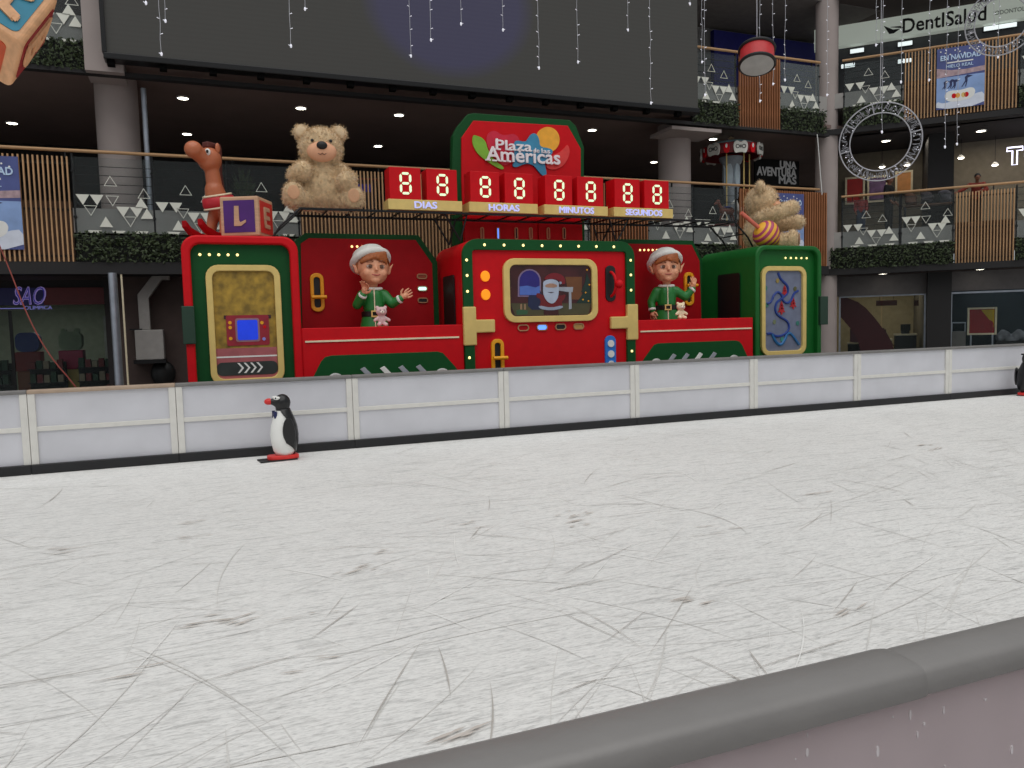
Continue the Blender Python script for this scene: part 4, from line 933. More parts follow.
# ---- centre carriage
tc_ = thing('train_carriage', 'central red train carriage with green border, lamps and a picture window', 'train carriage', (XC, YT+.7, -.06))
cx0, cx1 = 4.40, 8.0
G().prism(rr(cx0, cx1, -.06, 3.42, .3, 8), YT+.03, YT+1.78).part('body', RED, tc_, smooth=40, bevel=.02)
G().ring(rr(cx0, cx1, -.06, 3.42, .3, 8), rr(cx0+.19, cx1-.19, -.02, 3.22, .06, 8), YT-.03, YT+.05).part('green_border', GREEN, tc_, bevel=.008)
bulbs(tc_, [(4.83+.3857*i, 3.31) for i in range(8)]+[(4.475, z) for z in (3.03, 2.75, 2.46, 1.245, .7)]+[(7.905, z) for z in (3.05, 2.76, 2.46, 1.245, .7)], YT-.035, .026)
YP = YT+.03
G().ring(rr(5.19, 7.16, 1.87, 3.07, .22), rr(5.315, 7.04, 1.985, 2.95, .12), YP-.07, YP+.01).part('window_frame', GOLD, tc_, bevel=.012)
scr = G().prism(rr(5.30, 7.05, 1.97, 2.96, .12), YP-.02, YP).part('picture_screen', mat('picture_room', (66, 26, 28), .3, var=.35, scale=4), tc_)
def sp(u, v): return px(505+u/10.78, 255+v/10.78, YP-.03)
def sprint(pts, m, y, name, sm=0):
    P = [sp(u, v) for u, v in pts]; P = chaikin(P, sm) if sm else P
    return G().prism(P, YP-.02-y, YP-.018).part(name, m, scr)
sprint([(60, 520), (930, 520), (900, 640), (110, 655)], mat('pic_floor', (74, 70, 44)), .004, 'floor_print')
win = [(140, 450), (140, 290)]+[(265-125*math.cos(a_), 280-130*math.sin(a_)) for a_ in [i*math.pi/10 for i in range(11)]]+[(390, 450)]
sprint(win, mat('pic_arch_frame', (130, 110, 140)), .005, 'arch_frame_print')
sprint([(265+(u-265)*.87, 300+(v-300)*.9) for u, v in win], mat('pic_night', (38, 30, 110), .3, emit=.12), .008, 'night_sky_print')
sprint([(158, 340), (240, 330), (330, 350), (375, 330), (375, 430), (158, 430)], mat('pic_snow', (80, 110, 190)), .010, 'snow_hill_print')
sprint([(650, 235), (830, 235), (830, 480), (700, 480)], mat('pic_fireplace', (110, 66, 34)), .005, 'fireplace_print')
sprint([(540, 345), (735, 345), (730, 400), (715, 400), (720, 580), (690, 585), (690, 400), (560, 380)], mat('pic_mantel', (160, 165, 175)), .008, 'mantel_print')
sprint([(880, 190), (925, 300), (905, 300), (930, 420), (930, 520), (770, 520), (850, 400), (820, 400), (865, 290)], mat('pic_tree', (18, 46, 38)), .007, 'tree_print')
for u, v in ((910, 320), (870, 405), (900, 495), (840, 480), (885, 160)): sprint([(u-10, v), (u, v+10), (u+10, v), (u, v-10)], YEL, .010, 'ornament_print')
sprint([(245, 590), (255, 420), (300, 370), (400, 380), (430, 590)], mat('pic_sack', (24, 34, 70)), .007, 'sack_print', 1)
sprint([(370, 570), (390, 480), (330, 450), (350, 400), (420, 440), (600, 440), (660, 420), (640, 480), (610, 500), (620, 570), (495, 600)], mat('pic_coat', (110, 16, 24)), .012, 'coat_print', 1)
sprint([(360, 540), (495, 570), (620, 540), (625, 575), (495, 600), (370, 580)], mat('pic_fur', (150, 160, 180)), .016, 'coat_trim_print', 1)
sprint([(420, 590), (575, 590), (580, 645), (420, 645)], mat('pic_boots', (60, 14, 18)), .011, 'boots_print')
sprint([(410, 270), (470, 200), (560, 190), (640, 230), (655, 310), (610, 320), (580, 270), (500, 255)], mat('pic_cap', (120, 16, 30)), .014, 'red_cap_print', 2)
sprint([(410, 320), (415, 280), (495, 255), (575, 280), (580, 330), (575, 450), (540, 510), (500, 528), (450, 500), (410, 430)], mat('pic_beard', (176, 186, 206)), .018, 'beard_print', 2)
sprint([(425, 325), (495, 300), (565, 325), (550, 352), (440, 352)], mat('pic_face', (170, 130, 110)), .021, 'face_print', 1)
sprint([(455, 400), (530, 400), (495, 412)], mat('pic_mouth', (60, 30, 40)), .021, 'mouth_print')
sprint([(580, 290), (605, 285), (610, 310), (590, 318)], mat('pic_fur'), .020, 'pompom_print', 1)
sprint([(120, 600), (160, 585), (250, 600), (240, 640), (130, 645)], mat('pic_rug', (50, 90, 60)), .008, 'gift_print')
for u in (165, 205): sprint([(u, 590), (u, 530), (u+20, 525), (u+22, 590)], mat('pic_candle', (150, 120, 90)), .008, 'candle_print')
for dz in (2.74, 2.40): G().prism(disc(4.845, dz, .09, .10), YP-.03, YP+.01).part('orange_lamp', mat('orange_lens', (255, 150, 20), .35, emit=.5), tc_, bevel=.01)
for s_ in (-1, 1):
    X = lambda x: XC+s_*(x-XC)
    P = [(X(4.38), 2.18), (X(4.625), 2.18), (X(4.625), 1.94), (X(4.99), 1.94), (X(4.99), 1.70), (X(4.625), 1.70), (X(4.625), 1.47), (X(4.38), 1.47)]
    G().prism(P, YT-.06, YT+.03).part('gold_clasp', GOLD, tc_, bevel=.02)
def pill(t, x, z, w_, h, y, inner, vertical=False):
    a, b = (w_/2, h/2); rad = min(a, b)*.98
    o = G().ring(rr(x-a, x+a, z-b, z+b, rad), rr(x-a+.02, x+a-.02, z-b+.02, z+b-.02, rad-.021), y-.03, y+.01).part('pill_rim', mat('pill_rim_copper', (176, 130, 92), .4), t)
    G().prism(rr(x-a+.02, x+a-.02, z-b+.02, z+b-.02, rad-.021), y-.012, y+.01).part('pill_lens', inner, o)
PB = mat('pill_blue', (90, 140, 255), .3, emit=1.4); PT = mat('pill_teal', (190, 255, 235), .3, emit=1.4); PR = mat('pill_copper', (150, 70, 40), .4)
for x, m_ in ((5.58, DRED), (5.97, PB), (6.36, BLACK), (6.75, mat('pill_gold', (190, 150, 80), .4))): pill(tc_, x, 1.768, .23, .125, YP, m_)
def lever(t, x, z0, z1, y, m_, zk, wd=.25):
    o = G().ring(rr(x-wd/2, x+wd/2, z0, z1, wd*.45), rr(x-wd*.24, x+wd*.24, z0+wd*.3, z1-wd*.3, wd*.2), y-.05, y+.01).part('lever_plate', m_, t, bevel=.01)
    G().prism(rr(x-wd*.24, x+wd*.24, z0+wd*.3, z1-wd*.3, wd*.2), y-.004, y+.01).part('lever_slot', BLACK, o)
    h_ = G().tube([(x, y, zk), (x, y-.13, zk)], .03, 10).part('lever_arm', m_, o)
    G().tube([(x-wd*.5, y-.14, zk), (x+wd*.62, y-.14, zk)], .035, 10).part('lever_grip', m_, o, smooth=60)
lever(tc_, 5.045, .86, 1.575, YP, YEL, 1.22)
ob = G().prism(rr(7.36, 7.58, 2.24, 2.95, .10), YP-.03, YP+.01).part('lever_slot', BLACK, tc_, bevel=.01)
pts = [(7.47, YP, 2.82)]+[(7.47+.02*math.sin(a_), YP-.2*math.sin(a_), 2.58+.24*math.cos(a_)) for a_ in [i*math.pi/10 for i in range(1, 10)]]+[(7.47, YP, 2.34)]
G().tube(pts, .028, 8).part('red_handle', RED, ob, smooth=60); G().ell((7.54, YP-.24, 2.57), (.085, .085, .085)).part('handle_knob', RED, ob, smooth=60)
ob = G().prism(rr(7.32, 7.56, .72, 1.57, .11), YP-.04, YP+.01).part('blue_strip', mat('strip_blue', (40, 120, 210), .4), tc_, bevel=.01)
for z in (1.41, 1.205, 1.0): G().prism(disc(7.44, z, .07), YP-.06, YP-.04).part('white_dot', WHITE, ob)
G().prism(rr(.46, 1.16, .45, 2.80, .06), 0, .02, Matrix.Translation((cx0-.012, YT, 0)) @ Matrix.Rotation(math.pi/2, 4, 'Z')).part('side_opening', BLACK, tc_)
# ---- red wagons with counters
def wagon(x0, x1, label, mirror):
    t = thing('train_wagon', label, 'train wagon', ((x0+x1)/2, YT+.6, -.06))
    MX = lambda x: (2*XC-x) if mirror else x
    P = lambda pts: [(MX(x), z) for x, z in pts]
    c = G().box(x0, x1, YT+.02, YT+.5, -.06, 1.86).part('counter', RED, t, bevel=.012)
    a, b = sorted((MX(1.55), MX(4.30))); G().box(a, b, YT, YT+.03, 1.615, 1.645).part('cream_stripe', CREAM, c)
    sk = G().prism(P([(1.62, .0), (1.66, 1.02), (1.80, 1.28), (1.87, 1.355), (1.98, 1.38), (3.88, 1.38), (3.98, 1.35), (4.06, 1.26), (4.20, 1.10), (4.27, 1.0), (4.30, 0)]), YT-.005, YT+.03).part('green_skirt', GREEN, t, bevel=.008)
    for x in (2.03, 3.95): G().prism(disc(MX(x), .93, .145, n=28), YT-.04, YT+.0).part('hub_cap', mat('hub_grey', (190, 190, 188), .4), sk, bevel=.02)
    for i, x in enumerate((2.60, 2.95, 3.28, 3.60)):
        dx = .16
        G().prism(P([(x-.14, 1.12), (x-.06, 1.16), (x+.16, .92), (x+.08, .88)]), YT-.02, YT+.0).part('slanted_bar', WHITE if i == 1 else mat('bar_grey', (158, 162, 170), .4), sk, bevel=.006)
    Yk = YT+1.4
    ax = 1.81 if mirror else 1.62
    bo = [(ax, -.06), (ax, 3.22 if mirror else 3.50), (2.06 if mirror else 1.80, 3.64), (3.97, 3.64), (4.34, 3.12), (4.34, -.06)]
    bi = [(ax+.0, -.05), (ax+.09, 3.18 if mirror else 3.44), (2.11 if mirror else 1.86, 3.54), (3.90, 3.54), (4.22, 3.08), (4.22, -.05)]
    bo_ = [(1.62, -.06), (1.62, 3.50), (1.80, 3.64), (3.97, 3.64), (4.34, 3.12), (4.34, -.06)]
    bi_ = [(1.62, -.05), (1.72, 3.44), (1.86, 3.54), (3.90, 3.54), (4.22, 3.08), (4.22, -.05)]
    G().prism(P(bo), Yk, Yk+.12).part('back_board', GREEN, t, bevel=.01)
    bk = G().prism(P(bi), Yk-.03, Yk+.01).part('back_panel', DRED, t)
    G().box(x0, x1, YT+.5, Yk, .9, 1.0).part('deck', DRED, t)
    if not mirror:
        bulbs(t, [px(352+5.3*i, 246.5, Yk-.05) for i in range(3)], Yk-.04)
        lever(t, 1.965, 2.17, 2.89, Yk-.03, YEL, 2.44, .25)
        for z, m_ in ((2.83, PR), (2.59, PT), (2.36, BLACK)): pill(t, 4.0, z, .21, .105, Yk-.03, m_)
    else:
        bulbs(t, [px(640.3+4.2*i, 250, Yk-.05) for i in range(5)], Yk-.04, .024)
        lever(t, 10.22, 2.17, 2.92, Yk-.03, YEL, 2.62, .25)
wagon(1.5, 4.39, 'left red train wagon with counter where the waving elf stands', False)
wagon(8.01, 10.93, 'right red train wagon with counter where the saluting elf stands', True)

# ------------------------------------------------------------------ mall sign tower
YS = 15.0
ts = thing('mall_sign', 'red and green mall sign with a colourful logo above the carriage', 'sign', (XC, YS, 3.42))
S = lambda pts: [px(x, y, YS) for x, y in pts]
so_ = S([(455, 248), (452, 180), (453, 136), (458, 126), (468, 114), (474, 113), (570, 120), (576, 126), (584, 147), (584, 184), (584, 248)]); so_[0] = (4.74, 3.42); so_[-1] = (7.68, 3.42)
G().prism(so_, YS, YS+.18).part('green_board', GREEN, ts, bevel=.012)
si_ = S([(461, 240), (461, 180), (461, 138), (473, 121), (567, 126), (580, 149), (580, 180), (580, 240)]); si_[0] = (4.93, 3.43); si_[-1] = (7.57, 3.43)
G().prism(si_, YS-.04, YS+.02).part('red_panel', RED, ts, bevel=.01)
L = lambda pts: [px(470+u/9.309, 120+v/9.309, YS-.05) for u, v in pts]
def logo(pts, m, k_, name, sm=2): G().prism(chaikin(L(pts), sm) if sm else L(pts), YS-.05-.008*k_, YS-.03).part(name, m, ts)
logo([(150, 150), (190, 105), (240, 100), (290, 140), (350, 140), (400, 125), (450, 155), (470, 230), (400, 380), (330, 430), (270, 400), (200, 330), (155, 230)], mat('logo_pink', (206, 24, 58), .5), 1, 'logo_heart')
logo([(35, 135), (140, 180), (165, 290), (235, 385), (318, 440), (300, 470), (190, 410), (70, 320), (22, 230), (20, 165)], mat('logo_green', (128, 184, 52), .5), 2, 'logo_leaf')
logo([(905, 225), (928, 280), (915, 350), (870, 425), (800, 462), (740, 462), (695, 430), (760, 330), (830, 305), (880, 260)], mat('logo_red', (224, 62, 58), .5), 2, 'logo_crescent')
G().prism([px(470+(720+110*math.cos(a_))/9.309, 120+(185+118*math.sin(a_))/9.309, YS-.05) for a_ in [i*math.pi/18 for i in range(36)]], YS-.074, YS-.03).part('logo_sun', mat('logo_orange', (240, 172, 50), .5), ts)
logo([(570, 128), (610, 128), (640, 180), (645, 255), (740, 265), (775, 300), (700, 380), (690, 420), (712, 505), (690, 525), (655, 510), (585, 415), (500, 408), (430, 445), (385, 432), (415, 380), (400, 215), (430, 190), (515, 210), (545, 160)], mat('logo_blue', (58, 140, 178), .5), 4, 'logo_star')
LW = mat('logo_white', (245, 242, 245), .5, var=.02)
def ltext(s_, u0, u1, v0, v1, b_, serif=False):
    a, c = px(470+u0/9.309, 120+v1/9.309, YS-.09), (px(470+u1/9.309, 120+v0/9.309, YS-.09)[0], px(470+u0/9.309, 120+v0/9.309, YS-.09)[1])
    return text(s_, LW, ts, a[0], c[0], a[1], c[1], YS-.085, .02, b_)
def lserif(u, v, w_):  # slab foot of the lettering
    x0_, z0_ = px(470+u/9.309, 120+v/9.309, YS-.09); x1_, _ = px(470+(u+w_)/9.309, 120+v/9.309, YS-.09); return x0_, x1_, z0_
ltext('Plaza', 240, 570, 184, 274, .018); ltext('de', 587, 642, 262, 303, .010); ltext('las', 664, 742, 267, 308, .010); ltext('Américas', 152, 832, 246, 376, .020)
for u, v, w_ in ((234, 272, 52), (238, 182, 20), (143, 372, 48), (206, 378, 44), (270, 382, 34), (300, 384, 34), (345, 386, 36), (330, 276, 44)):
    x0_, x1_, z0_ = lserif(u, v, w_); G().box(x0_, x1_, YS-.105, YS-.085, z0_-.012, z0_+.02).part('letter_foot', LW, ts)
G().box(4.93, 6.50, YS-.10, YS-.02, 3.42, 4.0).part('lower_column', DRED, ts); G().box(6.56, 7.57, YS-.10, YS-.02, 3.42, 4.0).part('lower_column', DRED, ts)
for x, m_ in ((482, PR), (497.8, PB), (516, BLACK), (530.5, PR), (548, PR), (563.8, BLACK)):
    a = px(x, 233.5, YS-.1); pill(ts, a[0], a[1], .075, .25, YS-.1, m_)

# ------------------------------------------------------------------ countdown boxes
DIG = mat('digit_light', (222, 250, 205), .4, emit=.62, var=.02)
LILAC = mat('plank_letters', (190, 195, 250), .4, emit=.45, var=.02)
YD = 14.0
for i, word in enumerate(('DIAS', 'HORAS', 'MINUTOS', 'SEGUNDOS')):
    x0 = 3.18+1.55*i
    t = thing('countdown_unit', 'pair of red countdown boxes on a gold plank reading '+('days, leftmost', 'hours', 'minutes', 'seconds, rightmost')[i], 'countdown', (x0+.7, YD, 3.97), group='countdown units')
    pk = G().box(x0, x0+1.41, YD-.03, YD+.4, 3.98, 4.17).part('plank', GOLD, t, bevel=.008)
    wl = (.42, .62, .76, .86)[i]; text(word, LILAC, pk, x0+.7-wl/2, x0+.7+wl/2, 4.015, 4.135, YD-.032, .015, .02)
    for j in range(2):
        a = x0+.04+.70*j
        bx_ = G().box(a, a+.59, YD, YD+.38, 4.172, 4.75).part('digit_box', RED, t, bevel=.01)
        cx, cz, hw, hh, tk = a+.30, 4.46, .088, .178, .021
        g = G()
        for sgn in (1, 0, -1):
            z = cz+sgn*hh; g.prism([(cx-hw+.02, z), (cx-hw+.04, z+tk), (cx+hw-.04, z+tk), (cx+hw-.018, z), (cx+hw-.04, z-tk), (cx-hw+.04, z-tk)], YD-.015, YD+.01)
        for sx_ in (-1, 1):
            for sz in (1, -1):
                x, za, zb = cx+sx_*hw, cz+sz*.018, cz+sz*(hh-.012); za, zb = sorted((za, zb))
                g.prism([(x, za), (x+tk, za+.03), (x+tk, zb-.03), (x, zb), (x-tk, zb-.03), (x-tk, za+.03)], YD-.015, YD+.01)
        g.part('digit', DIG, bx_)

# ------------------------------------------------------------------ black steel platform carrying bear and countdown
t = thing('steel_platform', 'thin black steel platform frame under the bear and the countdown', 'platform', (XC, 14.4, 3.4))
y0, y1, zp = 13.98, 14.85, 3.955
for y in (y0, y1): G().box(1.62, 10.84, y-.018, y+.018, zp-.03, zp+.01).part('beam', BLKM, t)
for i in range(22):
    x = 1.66+i*.436; G().box(x-.014, x+.014, y0, y1, zp-.025, zp).part('cross_bar', BLKM, t)
for s_ in (-1, 1):
    X = lambda x: XC+s_*(x-XC)
    for y in (y0, y1):
        G().tube([(X(10.80), y, zp), (X(11.16), y+.0, 3.63)], .02, 6).part('brace', BLKM, t)
        G().tube([(X(11.16), y, 3.63), (X(11.30), y, 3.42)], .02, 6).part('brace', BLKM, t)
    G().tube([(X(11.1), y0, 3.70), (X(11.1), y1, 3.70)], .014, 6).part('tie', BLKM, t)
for x in (4.25, 8.2):
    for y in (y0+.05, y1-.1):
        G().tube([(x, y, zp), (x+(.3 if x < 5 else -.3), y, 3.44)], .018, 6).part('brace', BLKM, t); G().tube([(x+.45*(1 if x < 5 else -1), y, zp), (x+(.3 if x < 5 else -.3), y, 3.44)], .018, 6).part('brace', BLKM, t)
    G().tube([(x+.15*(1 if x < 5 else -1), y0, 3.7), (x+.35*(1 if x < 5 else -1), y1, 3.75)], .014, 6).part('tie', BLKM, t)

# ------------------------------------------------------------------ teddy bears
def fur_of(body, parent, count, length, m, seed):
    rn = random.Random(seed); me = body.data; g = G(); me.calc_loop_triangles(); n = len(me.polygons)
    for k_ in range(count):
        p = me.polygons[rn.randrange(n)]; c = p.center; nm = p.normal
        e = Vector((rn.gauss(0, .45), rn.gauss(0, .45), rn.gauss(-.25, .45))); d_ = (nm+e).normalized()*length*rn.uniform(.5, 1.2)
        sd_ = d_.orthogonal().normalized()*length*.13; sd_.rotate(Matrix.Rotation(rn.uniform(0, 6.28), 3, d_))
        jit = Vector((rn.gauss(0, .012), rn.gauss(0, .012), rn.gauss(0, .012))); c = c+jit
        g.add([c-sd_-nm*.01, c+sd_-nm*.01, c+d_], [(0, 1, 2)])
    me2 = g.mesh('fur'); me2.materials.append(m); o = bpy.data.objects.new('fur', me2); col.objects.link(o); o.parent = body; o['kind'] = 'stuff'
def bear(loc, s, rz, label, arms, legs, headtilt=0, furn=16000):
    t = thing('teddy_bear', label, 'teddy bear', loc)
    M = Matrix.Translation(loc) @ Matrix.Rotation(rz, 4, 'Z') @ Matrix.Scale(s, 4)
    MH = M @ Matrix.Translation((0, 0, .92)) @ Matrix.Rotation(headtilt, 4, 'X') @ Matrix.Translation((0, 0, -.92))
    g = G()
    g.ell((0, .02, .42), (.40, .34, .42), M=M); g.ell((0, 0, .66), (.33, .29, .26), M=M)
    g.ell((0, -.02, 1.10), (.375, .35, .365), 20, 14, MH); g.ell((0, -.20, 1.0), (.26, .2, .2), 16, 12, MH)
    for sx_ in (-1, 1):
        g.ell((sx_*.315, .04, 1.38), (.15, .09, .15), M=MH)
        A = arms[0 if sx_ < 0 else 1]; g.cap((sx_*.30, -.02, .72), .15, A[0], .155, M); g.cap(A[0], .155, A[1], .165, M)
        Lg = legs[0 if sx_ < 0 else 1]; g.cap((sx_*.25, -.05, .2), .19, Lg, .19, M); g.ell((Lg[0], Lg[1]-.06, Lg[2]+.05), (.19, .13, .21), M=M)
    b = blob(g, 'body', FUR, t, .03*s, 4)
    mz = G().ell((0, -.31, .985), (.25, .15, .175), 18, 12, MH).part('muzzle', PEACH, t, smooth=60)
    G().ell((0, -.455, 1.06), (.09, .05, .07), 14, 10, MH).part('nose', BLACK, mz, smooth=60)
    G().tube([tuple(MH @ Vector(v)) for v in ((-.07, -.435, .93), (-.03, -.452, .905), (0, -.455, .93), (.03, -.452, .905), (.07, -.435, .93))], .008*s, 6).part('mouth', mat('bear_mouth', (120, 80, 60)), mz)
    for sx_ in (-1, 1):
        G().ell((sx_*.155, -.355, 1.16), (.028, .02, .028), 10, 8, MH).part('eye', BLACK, t, smooth=60)
        G().ell((sx_*.318, -.045, 1.37), (.10, .03, .10), 12, 8, MH)  .part('ear_lining', mat('bear_ear', (222, 196, 160), .9, bump=.4), t, smooth=60)
        Lg = legs[0 if sx_ < 0 else 1]; G().ell((Lg[0], Lg[1]-.195, Lg[2]+.06), (.10, .012, .12), 14, 8, M).part('foot_pad', mat('bear_pad', (206, 158, 122), .85), t, smooth=60)
    fur_of(b, t, furn, .045*s, FUR, int(loc[0]*10))
    return t
bear((2.09, 14.45, 3.96), 1.03, -.10, 'big beige teddy bear sitting above the left wagon facing the rink',
     [[(-.45, -.10, .60), (-.33, -.30, .66)], [(.45, -.10, .56), (.38, -.32, .50)]], [(-.50, -.28, .20), (.50, -.26, .17)])
bear((12.42, 15.1, 3.41), 1.08, .85, 'beige teddy bear seen from the side with arms stretched out, on the right cab',
     [[(-.36, -.36, .80), (-.22, -.66, .90)], [(.40, -.40, .62), (.40, -.78, .66)]], [(-.30, -.62, .18), (.34, -.62, .18)], .1)

# ------------------------------------------------------------------ rocking horse
hl = (.33, 14.8, 3.41)
t = thing('rocking_horse', 'brown toy rocking horse with red saddle band on the left cab', 'toy horse', hl)
M = Matrix.Translation(hl) @ Matrix.Rotation(-.85, 4, 'Z') @ Matrix.Scale(1.02, 4)
HB = mat('horse_tan', (186, 106, 70), .35, var=.06); HD = mat('horse_mane', (92, 38, 30), .5, var=.15)
g = G()
g.ell((0, .22, .60), (.235, .40, .235), 18, 12, M); g.cap((0, -.04, .70), .20, (0, -.10, .90), .165, M); g.cap((0, -.09, .94), .135, (0, -.14, 1.30), .12, M)
g.ell((0, -.17, 1.41), (.18, .22, .21), 18, 12, M, rot=Euler((.5, 0, 0))); g.cap((0, -.28, 1.42), .14, (0, -.48, 1.50), .13, M); g.ell((0, -.50, 1.52), (.15, .15, .145), 16, 12, M)
for sx_ in (-1, 1):
    g.cap((sx_*.14, -.02, .5), .10, (sx_*.18, -.10, .10), .085, M); g.cap((sx_*.14, .48, .5), .10, (sx_*.18, .52, .10), .085, M)
hb = blob(g, 'body', HB, t, .022, 4)
for sx_ in (-1, 1):
    pts = [(sx_*.19, -.62, .24), (sx_*.19, -.50, .12), (sx_*.19, -.3, .045), (sx_*.19, 0, .02), (sx_*.19, .3, .02), (sx_*.19, .6, .06), (sx_*.19, .9, .2)]
    vs = []
    for x, y, z in pts: vs += [(x-.055, y, z), (x+.055, y, z), (x+.055, y, z+.11), (x-.055, y, z+.11)]
    fs = [(i*4+a, i*4+(a+1) % 4, i*4+4+(a+1) % 4, i*4+4+a) for i in range(6) for a in range(4)]+[(3, 2, 1, 0), (24, 25, 26, 27)]
    G().add(vs, fs, M).part('rocker', DRED, t, bevel=.012)
    e = G().ell((sx_*.12, -.31, 1.50), (.05, .045, .06), 12, 8, M).part('eye', WHITE, t, smooth=60); G().ell((sx_*.15, -.345, 1.50), (.022, .022, .03), 10, 6, M).part('pupil', BLACK, e)
    G().ell((sx_*.13, -.10, 1.60), (.03, .05, .09), 10, 8, M).part('ear', HB, t, smooth=60)
def oring(y, z, rx, rz, rad, m_, name):
    G().tube([tuple(M @ Vector((rx*math.cos(a_), y+.22*math.sin(a_)*0, z+rz*math.sin(a_)))) for a_ in [i*math.pi/12 for i in range(24)]], rad, 8, closed=True).part(name, m_, t, smooth=60)
band = G().lathe([(.25, -.10), (.275, -.06), (.265, .06), (.225, .10)], 24, M @ Matrix.Translation((0, -.02, .72)) @ Matrix.Rotation(.25, 4, 'X')).part('saddle_band', mat('saddle_red', (196, 34, 48), .5), t, smooth=60)
for zz, r_ in ((.105, .232), (-.105, .258)):
    G().tube([tuple(M @ Matrix.Translation((0, -.02, .72)) @ Matrix.Rotation(.25, 4, 'X') @ Vector((r_*math.cos(a_), r_*math.sin(a_), zz))) for a_ in [i*math.pi/12 for i in range(24)]], .018, 8, closed=True).part('cream_trim', CREAM, band, smooth=60)
g = G(); g.cap((0, .02, 1.62), .07, (0, .0, 1.2), .07, M); g.cap((0, 0, 1.2), .07, (0, .06, .85), .06, M); g.box(-.07, .07, -.26, .04, 1.60, 1.70, M)
blob(g, 'mane', HD, t, .018, 2)
g = G(); g.cap((0, .60, .7), .05, (0, .78, .55), .07, M); g.cap((0, .78, .55), .07, (0, .80, .3), .03, M); blob(g, 'tail', HD, t, .018, 2)

# ------------------------------------------------------------------ alphabet blocks
BW = mat('block_wood', (196, 154, 122), .55, var=.14, scale=4, stretch=(1, 1, 6)); BWL = mat('block_wood_light', (226, 170, 124), .5, var=.14, scale=3, stretch=(7, 1, 7))
bl = (.70, 13.93, 3.41)
t = thing('toy_block', 'wooden toy block with purple face, beside the horse on the left cab', 'toy block', bl)
M = Matrix.Translation(bl) @ Matrix.Rotation(-.44, 4, 'Z') @ Matrix.Translation((0, .1, .335)); h = .33
bd = G().box(-h, h, -h, h, -h, h, M).part('block', BW, t, bevel=.025)
def face(M2, inset, letter, fm, lm, hh, flip=False):
    """coloured inset and letter on the face whose outward normal is local -y"""
    k_ = hh*inset
    p = G().prism([(-k_, -k_), (k_, -k_), (k_, k_), (-k_, k_)], -hh-.008, -hh+.005, M2).part('coloured_face', fm, bd_, bevel=0)
    text(letter, lm, p, -k_*.42, k_*.42, -k_*.62, k_*.62, -hh-.008, .008, .03, M=M2 @ (Matrix.Rotation(math.pi, 4, 'Y') if flip else I4), name='letter')
bd_ = bd
PURP = mat('block_purple', (74, 24, 110), .5)
k_ = h*.80; p = G().prism([(-k_, -k_), (k_, -k_), (k_, k_), (-k_, k_)], -h-.008, -h+.005, M).part('coloured_face', PURP, bd)
G().prism([(-.09, -.16), (.03, -.16), (.115, -.10), (.115, -.06), (.02, -.10), (.0, -.07), (.0, .17), (-.075, .17)], -h-.02, -h-.006, M).part('letter', BW, p)
face(M @ Matrix.Rotation(math.pi/2, 4, 'Z'), .80, 'E', mat('block_red', (200, 44, 38), .5), BW, h)
# big block hanging top left: corner towards the camera
V0 = pd(21.7, 45, 6.0); kk = 6.0/769
e1, e2, e3 = [RC @ Vector(v) for v in ((.1199, -.5324, .3046), (-.3917, .1721, .4555), (-.4701, -.2778, -.3040))]
e1n = e1.normalized(); e2n = (e2-e1n*e2.dot(e1n)).normalized(); e3n = e1n.cross(e2n); e3n = e3n if e3n.dot(e3) > 0 else -e3n
ed = (e1.length+e2.length+e3.length)/3; ctr = V0+(e1n+e2n+e3n)*ed/2; h2 = ed/2
t = thing('toy_block', 'huge hanging wooden toy block with teal, red and orange faces, top left', 'toy block', tuple(ctr))
def basis(xv, zv):   # local frame whose -y looks out of the block
    yv = zv.cross(xv); m3 = Matrix((xv, yv, zv)).transposed(); return Matrix.Translation(ctr) @ m3.to_4x4()
Mb = basis(e1n, e2n.cross(e1n).cross(e1n)) if False else Matrix.Translation(ctr) @ Matrix((e1n, e2n, e1n.cross(e2n))).transposed().to_4x4()
bd_ = G().box(-h2, h2, -h2, h2, -h2, h2, Mb).part('block', BWL, t, bevel=.045, seg=4)
def outward(n_, up_):  # frame with -y = outward normal n_
    yv = -n_; zv = up_; xv = yv.cross(zv); return Matrix.Translation(ctr) @ Matrix((xv, yv, zv)).transposed().to_4x4()
TEAL = mat('block_teal', (40, 132, 160), .5); BRED = mat('block_dark_red', (150, 28, 34), .5); ORG_ = mat('block_orange', (206, 78, 30), .5)
def bigface(n_, up_, fm, letter, inset):
    M2 = outward(n_, up_); k_ = h2*inset; p = G().prism(rr(-k_, k_, -k_, k_, .05), -h2-.006, -h2+.005, M2).part('coloured_face', fm, bd_)
    text(letter, BWL, p, -k_*.62, k_*.62, -k_*.72, k_*.72, -h2-.006, .008, .05, M=M2, name='letter')
bigface(-e2n, e1n*.0+e3n, TEAL, 'A', .78); bigface(-e3n, e1n, BRED, 'B', .78); bigface(-e1n, -e2n, ORG_, 'C', .7)
tp = ctr+Vector((0, 0, 0)); G().tube([ctr+Vector((0, 0, h2*.6)), ctr+Vector((0, 0, 3.2))], .008, 6).part('hanging_cord', WHITE, t)

